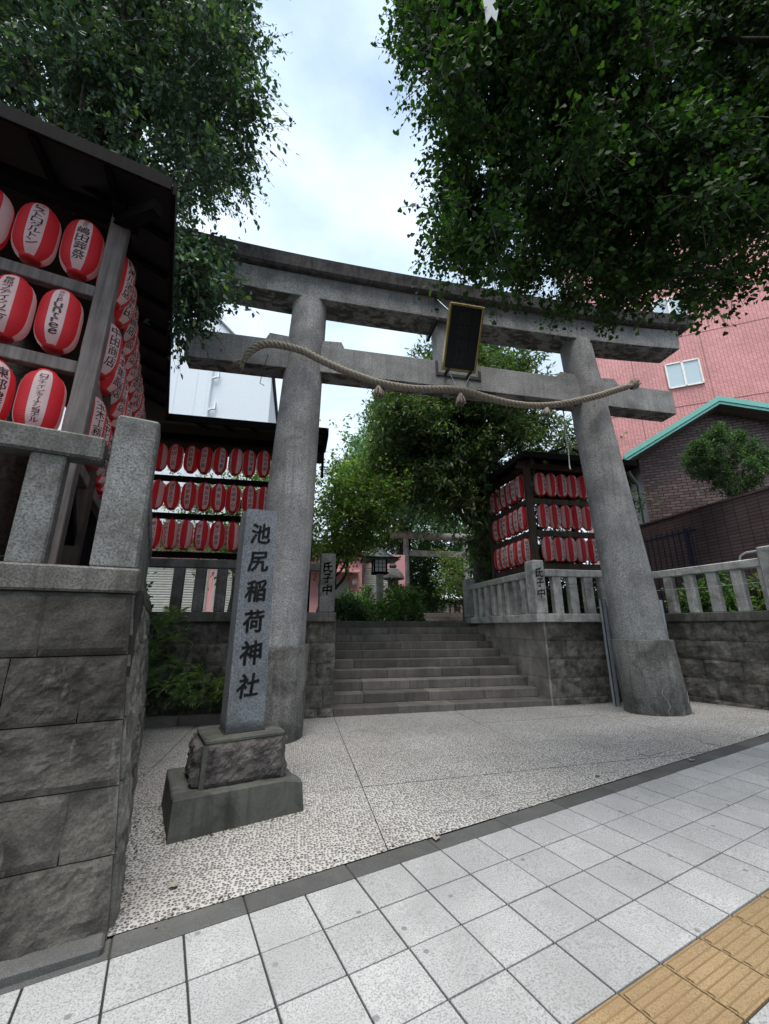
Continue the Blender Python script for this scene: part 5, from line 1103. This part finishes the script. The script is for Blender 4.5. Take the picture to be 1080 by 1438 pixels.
for k in range(4):
    mb = MB(); mb.hexa((5.0, 15.2 + .4 * k, 1.5), (3.8, 0, 0), (0, 6 - .4 * k, 0), (0, 0, .10 + .14 * k), .01)
    if us is None: us = struct('upper_steps', mb, M['step'])
    else: mb.obj('step_stone', M['step'], us)
mb = MB(); mb.prism([Vector((6.7, 14.2, 1.5)), Vector((9.5, 14.6, 1.5)), Vector((9.5, 17, 1.5)), Vector((8.0, 17, 1.5))], (0, 0, .06)); struct('path_ramp', mb, M['border'])
# wooden lantern on a pole
wl_ = thing('garden_lantern', 'wooden garden lantern with paper panes and a curved tiled roof on a stone pole', 'lantern', (2.47, 9.2, 1.5))
mb = MB(); mb.hexa((2.37, 9.1, 1.4), (.19, 0, 0), (0, .19, 0), (0, 0, 1.5), .012); mb.obj('pole', M['fence'], wl_)
mb = MB(); mb.hexa((2.24, 8.99, 2.90), (.46, 0, 0), (0, .42, 0), (0, 0, .05), .01); mb.obj('base_tray', M['wood_d'], wl_)
for (a, b) in ((2.25, 9.0), (2.61, 9.0), (2.25, 9.34), (2.61, 9.34)):
    mb = MB(); mb.hexa((a, b, 2.95), (.045, 0, 0), (0, .045, 0), (0, 0, .36)); mb.obj('corner_post', M['wood_d'], wl_)
mb = MB(); mb.hexa((2.29, 9.02, 2.96), (.33, 0, 0), (0, .34, 0), (0, 0, .34)); pn = mb.obj('paper_pane', M['washi'], wl_)
mb = MB()
for k in (1, 2): mb.hexa((2.27 + .12 * k, 9.005, 2.96), (.015, 0, 0), (0, .015, 0), (0, 0, .34))
for k in (1, 2): mb.hexa((2.28, 9.005, 2.96 + .115 * k), (.34, 0, 0), (0, .015, 0), (0, 0, .015))
mb.obj('lattice', M['wood_d'], wl_)
mb = MB(); n_ = 8
def rz(t): return 3.30 + .34 * (1 - t) ** 1.7 + .05 * t ** 6
V = []; F = []
for j in range(n_ + 1):
    t_ = j / n_; hx, hy = .04 + .50 * t_, .02 + .44 * t_
    for (a, b) in ((-1, -1), (1, -1), (1, 1), (-1, 1)): V.append((2.46 + a * hx, 9.19 + b * hy, rz(t_)))
for j in range(n_):
    for k in range(4): F.append((j * 4 + k, (j + 1) * 4 + k, (j + 1) * 4 + (k + 1) % 4, j * 4 + (k + 1) % 4))
F.append((0, 1, 2, 3)); mb.add(V, F); mb.add([(x, y, z - .05) for x, y, z in V], [tuple(reversed(f)) for f in F]); mb.obj('roof', M['slate'], wl_)
mb = MB()
for (a, b) in ((-1, -1), (1, -1), (1, 1), (-1, 1)): mb.tube([(2.46 + a * (.04 + .5 * j / 8), 9.19 + b * (.02 + .44 * j / 8), rz(j / 8) + .015) for j in range(9)], .022, 6)
mb.tube([(2.38, 9.19, 3.66), (2.54, 9.19, 3.66)], .035, 6); mb.obj('ridge_tiles', M['slate'], wl_)
# stone lantern
sl = thing('stone_lantern', 'weathered stone lantern with a domed cap and round finial, behind the wooden garden lantern', 'lantern', (3.5, 12, 1.5))
mb = MB(); mb.lathe([(.0, 4.02), (.10, 3.98), (.12, 3.90), (.08, 3.82), (.13, 3.78), (.14, 3.68), (.09, 3.64)], 16, (3.5, 12, -.16)); mb.obj('finial', M['cap'], sl)
mb = MB(); mb.lathe([(.10, 3.48), (.22, 3.44), (.36, 3.30), (.42, 3.18), (.44, 3.10), (.38, 3.06), (0, 3.06)], 6, (3.5, 12, 0), sm=False); mb.obj('cap', M['cap'], sl)
mb = MB(); mb.lathe([(.0, 3.06), (.20, 3.06), (.19, 2.72), (0, 2.72)], 6, (3.5, 12, 0), sm=False); mb.obj('light_box', M['cap'], sl)
mb = MB(); mb.lathe([(.30, 2.72), (.32, 2.62), (.15, 2.52), (.14, 1.6), (.3, 1.5)], 16, (3.5, 12, 0)); mb.obj('stem', M['cap'], sl)
# second gate
g2 = thing('stone_gate', 'smaller plain stone gate with a round log-like lintel, far back on the shrine path', 'gate', (7.6, 19, 1.5))
for x in (5.85, 9.35):
    mb = MB(); mb.lathe([(.175, 1.4), (.17, 3), (.155, 6.2)], 18, (x, 19, 0)); mb.obj('pillar', M['fence'], g2)
mb = MB(); mb.tube([(4.95, 19, 6.36), (6.5, 19, 6.34), (8.7, 19, 6.34), (10.25, 19, 6.36)], .215, 16); mb.obj('top_lintel', M['fence'], g2)
mb = MB(); mb.hexa((6.02, 18.93, 5.16), (3.16, 0, 0), (0, .14, 0), (0, 0, .34), .01); mb.obj('tie_beam', M['fence'], g2)
# small floodlight on the right far post
t = thing('floodlight', 'tiny pale floodlight beside the far stair post, in front of the big trunk', 'light', (4.85, 8.1, 2.9))
mb = MB(); mb.hexa((4.80, 8.05, 2.92), (.13, 0, 0), (0, .08, 0), (0, 0, .06), .01); mb.obj('housing', M['paper'], t)
mb = MB(); mb.tube([(4.86, 8.09, 2.92), (4.86, 8.09, 1.7)], .012, 6); mb.obj('stake', M['iron'], t)
t = thing('plant_sign', 'small dark card with a pale arrow mark, among the plants behind the far right fence', 'sign', (8.0, 3.3, 1.55))
mb = MB(); mb.hexa((7.9, 3.05, 1.62), (.01, 0, 0), (0, .30, 0), (0, 0, .45)); mb.obj('card', M['iron'], t)
mb = MB(); mb.prism([Vector((7.888, 3.17, 1.86)), Vector((7.888, 3.24, 1.86)), Vector((7.888, 3.20, 1.98))], (-.003, 0, 0)); mb.obj('mark', M['paper'], t)
# scrap of white paper caught in the tree
t = thing('paper_scrap', 'torn white paper scrap caught in the leaves at the very top', 'paper', (1.37, -.88, 6.0))
mb = MB(); P = [(1.299, -.907, 6.132), (1.397, -.918, 6.10), (1.435, -.895, 5.994), (1.424, -.869, 5.909), (1.384, -.873, 5.952), (1.349, -.849, 5.893), (1.327, -.879, 6.015)]
mb.prism([Vector(p) for p in P], (.002, .004, 0)); mb.obj('sheet', M['paper'], t)
# ================================================================ VEGETATION
NR = np.random.default_rng(11)
SHAPES = {  # (x across, y along, fold) loops as fans from vertex 0
    'fan': [(0, 0, 0), (-.50, .62, .10), (-.34, .92, .05), (0, .86, -.04), (.34, .92, .05), (.50, .62, .10)],
    'oval': [(0, 0, 0), (-.28, .42, .07), (-.16, .8, .03), (0, 1.0, -.05), (.16, .8, .03), (.28, .42, .07)],
    'long': [(0, 0, 0), (-.16, .45, .03), (0, 1.0, -.06), (.16, .45, .03)],
    'star': [(0, 0, 0), (-.5, .35, .05), (-.2, .55, 0), (-.32, .95, .05), (0, .75, 0), (.32, .95, .05), (.2, .55, 0), (.5, .35, .05)],
}
def norm(a): return a / (np.linalg.norm(a, axis=1, keepdims=True) + 1e-9)
def leaf_mesh(name, pos, axis, nrm, size, shape, mat, parent, twigs=None, twig_w=.004, twig_mat=None):
    sh = np.array(SHAPES[shape]); k = len(sh); N = len(pos)
    axis = norm(axis); side = norm(np.cross(axis, nrm)); up = np.cross(side, axis)
    V = (pos[:, None] + side[:, None] * (sh[None, :, 0:1] * size[:, None, None]) + axis[:, None] * (sh[None, :, 1:2] * size[:, None, None]) + up[:, None] * (sh[None, :, 2:3] * size[:, None, None])).reshape(-1, 3)
    tri = np.array([(0, i, i + 1) for i in range(1, k - 1)])
    Fv = (tri[None] + (np.arange(N) * k)[:, None, None]).reshape(-1, 3)
    off = np.array(root_loc(parent)) if parent is not None else np.zeros(3)
    V = V - off
    mats = [mat]; mi = np.zeros(len(Fv), np.int32)
    if twigs is not None:      # thin triangular-section twigs
        A_, B_ = twigs; d = norm(B_ - A_); s1 = norm(np.cross(d, np.tile([[.3, .2, 1.]], (len(d), 1)))); s2 = np.cross(d, s1)
        w = twig_w
        q = np.stack([A_ + s1 * w, A_ - s1 * .5 * w + s2 * .87 * w, A_ - s1 * .5 * w - s2 * .87 * w, B_ + s1 * w * .6, B_ - s1 * .3 * w + s2 * .5 * w, B_ - s1 * .3 * w - s2 * .5 * w], 1).reshape(-1, 3) - off
        tf = np.array([(0, 1, 4), (0, 4, 3), (1, 2, 5), (1, 5, 4), (2, 0, 3), (2, 3, 5)])
        tf = (tf[None] + (np.arange(len(A_)) * 6)[:, None, None]).reshape(-1, 3) + len(V)
        V = np.vstack([V, q]); Fv = np.vstack([Fv, tf]); mi = np.concatenate([mi, np.ones(len(tf), np.int32)]); mats.append(twig_mat or M['twig'])
    me = bpy.data.meshes.new(name); me.vertices.add(len(V)); me.vertices.foreach_set('co', V.astype(np.float32).ravel())
    me.loops.add(len(Fv) * 3); me.loops.foreach_set('vertex_index', Fv.astype(np.int32).ravel())
    me.polygons.add(len(Fv)); me.polygons.foreach_set('loop_start', (np.arange(len(Fv)) * 3).astype(np.int32)); me.polygons.foreach_set('loop_total', np.full(len(Fv), 3, np.int32))
    for m in mats: me.materials.append(m)
    me.polygons.foreach_set('material_index', mi); me.update(calc_edges=True)
    o = bpy.data.objects.new(name, me); COL.objects.link(o); o.parent = parent
    return o
def decode(s): return np.array([[float(v) / 20 for v in t.split(',')] for t in s.split()])
def sprays(cent, rad, ntw, nl, length, center, outw=.6, droop=.5, jit=.05, leafdroop=.6, size=(.05, .08), up=.0, seed=0, sink=.4):
    """twigs with leaves through clump spheres; returns leaf pos/axis/normal/size and twig segments"""
    r = np.random.default_rng(seed); C_ = np.repeat(cent, ntw, 0); n = len(C_)
    o = C_ + r.normal(0, 1, (n, 3)) * rad * sink
    d = norm(norm(C_ - center) * outw + r.normal(0, 1, (n, 3)) * .8 + np.array([0, 0, up])); L = length * r.uniform(.5, 1.2, (n, 1))
    t = (np.arange(nl) + .5) / nl; t = t[None, :, None] + r.uniform(-.04, .04, (n, nl, 1))
    P = o[:, None] + d[:, None] * L[:, None] * t + np.array([0, 0, -1.]) * droop * L[:, None] * t ** 2
    tang = norm((d[:, None] + np.array([0, 0, -2.]) * droop * t).reshape(-1, 3))
    P = P.reshape(-1, 3) + r.normal(0, 1, (n * nl, 3)) * jit
    ax = norm(tang * .5 + r.normal(0, 1, P.shape) * .55 + np.array([0, 0, -leafdroop]))
    nr = norm(r.normal(0, 1, P.shape) * .7 + np.array([0, 0, .8]))
    sz = r.uniform(size[0], size[1], len(P))
    A_ = o; B_ = o + d * L * .55 + np.array([0, 0, -1.]) * droop * L * .3; C2 = o + d * L + np.array([0, 0, -1.]) * droop * L
    return P, ax, nr, sz, (np.vstack([A_, B_]), np.vstack([B_, C2]))
def trunk_tree(parent, base, top, r0, r1, cent, nl, seed, mat='bark', lr_=.09, tmin=.3):
    """tapered trunk and limbs that run out into the clumps"""
    r = random.Random(seed); base, top = Vector(base), Vector(top); mb = MB(); P = []; Rr = []
    for i in range(9):
        t = i / 8; P.append(base.lerp(top, t) + Vector((.10 * math.sin(t * 5 + seed), .10 * math.cos(t * 4 + seed), 0)) * min(1, t * 3)); Rr.append(r0 * (1 - t) + r1 * t + (.25 * r0 * (1 - t) ** 6))
    mb.tube(P, Rr, 14); tr = mb.obj('trunk', M[mat], parent)
    mb = MB(); idx = r.sample(range(len(cent)), min(nl, len(cent)))
    for j in idx:
        q = Vector(cent[j]); t = r.uniform(tmin, .95); a = P[int(t * 8)]; k = r.uniform(.3, .6)
        mid = a.lerp(q, .5) + Vector((r.uniform(-.3, .3), r.uniform(-.3, .3), r.uniform(0, .5))) * (q - a).length * .25
        wb_ = lambda s: Vector((r.uniform(-s, s), r.uniform(-s, s), r.uniform(-s, s))) * (q - a).length; cr = crom([a, a.lerp(mid, .5) + wb_(.08), mid, mid.lerp(q, .5) + wb_(.09), q], 4); R0 = lr_ * r.uniform(.5, 1.0)
        mb.tube(cr, [R0 * (1 - .88 * i / (len(cr) - 1)) for i in range(len(cr))], 7)
    if mb.f: mb.obj('limb', M[mat], parent)
def crown(parent, cent, mat, shape, seed, name='crown', **kw):
    P, ax, nr, sz, tw = sprays(cent, seed=seed, **kw)
    return leaf_mesh(name, P, ax, nr, sz, shape, M[mat], parent, tw)
# big ginkgo on the left, leaning over the rack
cA = decode(BL['A'])
tA = thing('ginkgo_tree', 'large ginkgo tree at upper left, hanging over the lantern rack and gate end', 'tree', (-3.6, 2.7, 1.5))
trunk_tree(tA, (-3.6, 2.9, 1.4), (-3.2, 2.6, 13.5), .42, .12, cA, 46, 3, lr_=.10)
crown(tA, cA, 'leafA', 'oval', 21, rad=.30, ntw=19, nl=12, length=.50, center=np.array([-3.6, 2.6, 8.]), outw=.55, droop=.35, jit=.035, leafdroop=.35, size=(.045, .11))
# stray long sprays at the right edge of the crown
ed = np.array([p for p in cA if p[0] > -2.6 and p[2] > 6.6])
P, ax_, nr, sz, tw = sprays(ed, .12, 2, 15, .85, np.array([-3.6, 2.6, 8.]), outw=1.4, droop=.12, jit=.022, leafdroop=.2, size=(.035, .07), seed=5)
leaf_mesh('outer_sprays', P, ax_, nr, sz, 'oval', M['leafA'], tA, tw, .003)
# ginkgo canopy on the right
cB = decode(BL['B'])
tB = thing('ginkgo_tree', 'dense dark ginkgo canopy overhead at upper right, hiding part of the lintel', 'tree', (8.8, -2.2, .15))
trunk_tree(tB, (8.6, -2.1, .1), (5.6, -.6, 12), .30, .10, cB, 44, 8, lr_=.07, tmin=.62)
crown(tB, cB, 'leafB', 'fan', 22, rad=.26, ntw=33, nl=14, length=.36, center=np.array([5.5, -.5, 8.]), outw=.45, droop=.35, jit=.04, leafdroop=.5, size=(.028, .068))
ed = np.array([p for p in cB if p[0] < 3.0 or p[2] < 5.6])
P, ax_, nr, sz, tw = sprays(ed, .10, 2, 9, .42, np.array([5.5, -.5, 9.]), outw=1.2, droop=.12, jit=.02, leafdroop=.4, size=(.04, .07), seed=6)
leaf_mesh('outer_sprays', P, ax_, nr, sz, 'fan', M['leafB'], tB, tw, .003)
# dark evergreen behind the right rack
cC = decode(BL['C'])
tC = thing('evergreen_tree', 'large dark evergreen with thick trunk, between the steps and the right rack', 'tree', (6.0, 9.5, 1.5))
trunk_tree(tC, (6.0, 9.5, 1.4), (5.4, 8.2, 9.0), .42, .14, cC, 40, 5, lr_=.10)
crown(tC, cC, 'leafC', 'long', 23, rad=.55, ntw=34, nl=15, length=.62, center=np.array([5.6, 9.0, 6.]), outw=.6, droop=.25, jit=.05, leafdroop=.25, size=(.11, .19))
# maple-like tree left of the path
cD = decode(BL['D']); 
tD = thing('maple_tree', 'small spreading tree with yellowing leaves above the end of the left fence', 'tree', (1.0, 8.4, 1.5))
trunk_tree(tD, (.7, 8.6, 1.4), (1.2, 7.8, 4.6), .14, .05, cD, 26, 6, lr_=.05)
crown(tD, cD, 'leafD', 'star', 24, rad=.42, ntw=22, nl=12, length=.5, center=np.array([1.2, 8., 4.]), outw=.5, droop=.1, jit=.04, leafdroop=.15, size=(.05, .09))
cD2 = decode(BL['D2'])
tD2 = thing('broadleaf_tree', 'leafy green tree seen through the back row of lanterns on the left', 'tree', (-1.6, 9.2, 1.5))
trunk_tree(tD2, (-1.6, 9.3, 1.4), (-1.5, 8.8, 4.8), .15, .05, cD2, 20, 7, lr_=.05)
crown(tD2, cD2, 'leafD', 'oval', 25, rad=.42, ntw=18, nl=11, length=.5, center=np.array([-1.5, 8.8, 4.]), outw=.5, droop=.15, jit=.05, leafdroop=.3, size=(.06, .10))
cE = decode(BL['E'])
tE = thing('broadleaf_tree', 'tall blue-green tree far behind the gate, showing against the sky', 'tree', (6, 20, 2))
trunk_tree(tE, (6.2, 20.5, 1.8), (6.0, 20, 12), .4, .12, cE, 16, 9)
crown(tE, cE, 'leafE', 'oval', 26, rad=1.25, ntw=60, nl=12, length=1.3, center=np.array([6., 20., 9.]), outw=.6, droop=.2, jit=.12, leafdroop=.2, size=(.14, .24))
cF = decode(BL['F'])
tF = thing('dark_tree', 'dark leafy tree mass behind the far stone gate', 'tree', (9, 24, 2))
trunk_tree(tF, (8.5, 24, 2), (8.5, 24, 8), .3, .12, cF, 10, 10)
crown(tF, cF, 'leafF', 'oval', 27, rad=1.1, ntw=50, nl=12, length=1.1, center=np.array([9., 24., 6.]), outw=.5, droop=.2, jit=.12, leafdroop=.2, size=(.13, .22))
cG = decode(BL['F2'])
tG = thing('light_green_tree', 'light green small tree beyond the far stone gate, in front of the white hut', 'tree', (7, 14.6, 1.5))
trunk_tree(tG, (7.4, 14.8, 1.4), (7.0, 14.5, 4.2), .07, .03, cG, 8, 12, lr_=.03)
crown(tG, cG, 'leafD', 'star', 28, rad=.5, ntw=10, nl=11, length=.6, center=np.array([7., 14.5, 4.]), outw=.5, droop=.2, jit=.08, leafdroop=.2, size=(.06, .11))
cH = decode(BL['H'])
tH = thing('small_tree', 'small dense green tree growing in front of the brown brick gable', 'tree', (9.3, 3.9, 1.5))
trunk_tree(tH, (9.25, 3.9, 1.4), (9.25, 3.9, 4.6), .05, .025, cH, 14, 13, lr_=.02)
crown(tH, cH, 'leafF', 'oval', 29, rad=.13, ntw=30, nl=11, length=.20, center=np.array([9.3, 3.9, 4.6]), outw=.7, droop=.05, jit=.025, leafdroop=.1, size=(.035, .06), up=.3)
# shrubs at the top of the steps
def shrub(label, c, rx, ry, rz_, seed, mat='leafS', n=46):
    r = np.random.default_rng(seed); t = thing('garden_shrub', label, 'shrub', (c[0], c[1], c[2]))
    u = norm(r.normal(0, 1, (n, 3))) * r.uniform(.55, .95, (n, 1)); u[:, 2] = np.abs(u[:, 2]) 
    cc = np.array(c) + u * np.array([rx, ry, rz_])
    crown(t, cc, mat, 'oval', seed, name='foliage', rad=.18, ntw=11, nl=8, length=.28, center=np.array(c), outw=.8, droop=.1, jit=.04, leafdroop=.05, size=(.055, .10), up=.25)
    mb = MB()
    for k in range(0, n, 4): mb.tube([c, tuple(cc[k] * .5 + np.array(c) * .5 + np.array([0, 0, .06])), tuple(cc[k])], [.02, .014, .006], 5)
    mb.obj('stem', M['twig'], t)
    return t
shrub('low dark shrub with reddish tips beside the left end of the top step', (1.45, 8.7, 1.5), .52, .45, .72, 41, 'leafF')
shrub('pale green shrub directly in front of the wooden garden lantern pole', (2.05, 9.7, 1.5), .40, .40, 1.0, 42)
shrub('wide bright shrub right of the lantern pole at the top of the steps', (3.02, 8.95, 1.5), .68, .5, 1.05, 43, 'leafS', 80)
shrub('dark bush in the gap under the left lantern rack', (-2.6, 3.4, 1.5), .7, 1.0, 1.0, 44, 'leafF', 60)
shrub('green bush behind the balusters of the far right fence', (7.95, 3.9, 1.5), .4, .8, .75, 45, 'leafS', 50)
shrub('low leafy plants behind the corner post at the far right', (8.2, 2.9, 1.5), .4, .5, .7, 46, 'leafD', 34)
shrub('dark hedge at the rear of the left rack, under the lanterns', (-4.6, 6.2, 1.5), 1.4, 1.2, 1.3, 47, 'leafF', 90)
shrub('tall dark hedge behind the right lantern rack', (7.4, 8.4, 1.5), 2.5, .7, 3.3, 48, 'leafF', 300)
shrub('dark bush behind the pale fence, right of the stair end', (6.4, 6.0, 1.5), 1.1, .5, .7, 49, 'leafF', 60)
# ferns and leafy growth on the back left wall
def frond_mesh(seed, L=.34):
    r = random.Random(seed); V = []; F = []; n = 13
    for i in range(n):
        t = (i + 1) / (n + 1); x = L * t; z = .10 * math.sin(t * 2.2) - .14 * t * t; w = L * .30 * math.sin(math.pi * (t * .86 + .12)) ** .8
        for s in (-1, 1):
            b = len(V); k = .016
            V += [(x - k * .5, 0, z), (x + w * .35, s * w * .55, z + .006), (x + w * .55, s * w, z - .012), (x + k * .9, s * w * .5, z + .002)]
            F.append((b, b + 1, b + 2, b + 3) if s < 0 else (b + 3, b + 2, b + 1, b))
    for i in range(n):
        a, b2 = i / n, (i + 1) / n
        f = lambda t: (L * t, .10 * math.sin(t * 2.2) - .14 * t * t)
        (xa, za), (xb, zb) = f(a), f(b2); b = len(V); V += [(xa, -.003, za), (xb, -.002, zb), (xb, .002, zb), (xa, .003, za)]; F.append((b, b + 1, b + 2, b + 3))
    me = bpy.data.meshes.new('frond'); me.from_pydata(V, [], F); me.materials.append(M['leafG']); me.update(); return me
FM = [frond_mesh(s, L) for s, L in ((1, .36), (2, .30), (3, .26))]
FS = [(-1.92, 4.50, 1.38), (-1.72, 4.50, 1.46), (-1.98, 4.50, 1.12), (-1.66, 4.50, 1.20), (-1.95, 4.5, .92), (-1.80, 4.5, .72), (-1.55, 4.50, .80), (-1.98, 4.5, .52), (-1.70, 4.5, .50), (-1.42, 4.5, .58), (-1.2, 4.5, .62), (-1.52, 4.5, .36), (-1.22, 4.5, .38), (-.98, 4.5, .50), (-.92, 4.5, .32), (-.72, 4.5, .44)]
VW = ['just under the coping', 'below the fence', 'high beside the side wall', 'upper middle', 'beside the side wall', 'centre left', 'in the centre', 'low beside the side wall', 'low on the left', 'lower centre', 'right of centre', 'low in the centre', 'low right', 'at the right end, upper', 'at the right end, lower', 'nearest the inscribed marker']
for i, p in enumerate(FS):
    p = (p[0], p[1] - .05, p[2]); t = thing('fern_plant', 'small green fern %s, growing from the mossy back wall' % VW[i], 'fern', p, 'ferns on the back wall')
    for k in range(9):
        o = bpy.data.objects.new('frond', FM[k % 3]); COL.objects.link(o); o.parent = t
        az_ = rnd.uniform(math.radians(195), math.radians(345)); el = rnd.uniform(-.9, .25)
        o.rotation_euler = (rnd.uniform(-.35, .35), el, az_); s = rnd.uniform(.75, 1.25); o.scale = (s, s, s)
r = np.random.default_rng(77)
cc = np.stack([r.uniform(-2.05, -.65, 90), np.full(90, 4.56), r.uniform(.22, .62, 90)], 1); c2 = np.stack([r.uniform(-2.1, -.75, 60), np.full(60, 4.57), r.uniform(.7, 1.48, 60)], 1); c2 = c2[c2[:, 0] < -1.1 - .6 * (c2[:, 2] - .9)]
iv = thing('wall_creeper', 'dark small-leaved creeper and moss covering the back wall behind the ferns', 'creeper', (-1.4, 4.52, .5))
crown(iv, np.vstack([cc, c2]), 'leafF', 'oval', 78, name='foliage', rad=.06, ntw=5, nl=8, length=.13, center=np.array([-1.4, 6., .5]), outw=.7, droop=.5, jit=.02, leafdroop=.5, size=(.02, .045))
# a few fallen leaves
for (x, y, a, lb) in ((-.47, .30, .3, 'nearest the left wall corner'), (1.15, .42, 1.2, 'by the kerb in the centre'), (3.0, 1.15, 2.0, 'by the kerb, right of centre'), (4.15, 1.28, .6, 'farthest right along the kerb')):
    P = np.array([[x, y, zf(x, y) + .012]]); o = leaf_mesh('fallen_leaf', P, np.array([[math.cos(a), math.sin(a), .05]]), np.array([[0, 0, 1.]]), np.array([.06]), 'fan', M['rope'], None)
    tag(o, 'curled brown fallen leaf on the pebble forecourt, ' + lb, 'leaf', 'fallen leaves on the forecourt')

# dark leaf litter and grit, added as contact shade at wall, pillar and marker feet
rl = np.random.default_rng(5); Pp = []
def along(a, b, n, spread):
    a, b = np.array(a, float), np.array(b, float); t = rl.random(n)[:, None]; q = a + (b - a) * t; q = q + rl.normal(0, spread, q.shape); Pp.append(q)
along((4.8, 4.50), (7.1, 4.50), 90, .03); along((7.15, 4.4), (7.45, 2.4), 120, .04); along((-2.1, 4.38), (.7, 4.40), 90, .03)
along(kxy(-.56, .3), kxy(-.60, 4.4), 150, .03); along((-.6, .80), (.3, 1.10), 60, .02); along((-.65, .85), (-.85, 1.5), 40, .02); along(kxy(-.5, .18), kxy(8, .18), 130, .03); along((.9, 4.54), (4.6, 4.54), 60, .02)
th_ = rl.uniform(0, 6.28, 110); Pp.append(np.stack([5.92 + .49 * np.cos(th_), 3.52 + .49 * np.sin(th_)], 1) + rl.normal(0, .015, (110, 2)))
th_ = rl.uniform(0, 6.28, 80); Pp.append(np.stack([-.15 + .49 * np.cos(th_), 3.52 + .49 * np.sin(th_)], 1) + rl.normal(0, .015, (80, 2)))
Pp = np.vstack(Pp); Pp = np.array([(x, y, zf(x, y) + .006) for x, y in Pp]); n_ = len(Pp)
ax_ = rl.normal(0, 1, (n_, 3)); ax_[:, 2] *= .15
M['litter'] = plain('dark_contact_litter', (.075, .058, .038), .9, var=.5, scale=6)
lt = leaf_mesh('contact_shade_litter', Pp, ax_, np.tile([[0, 0, 1.]], (n_, 1)), rl.uniform(.008, .028, n_), 'oval', M['litter'], None)
lt['kind'] = 'stuff'; tag(lt, 'scattered brown leaf litter added as contact shade along the foot of the walls and kerb', 'leaf litter')
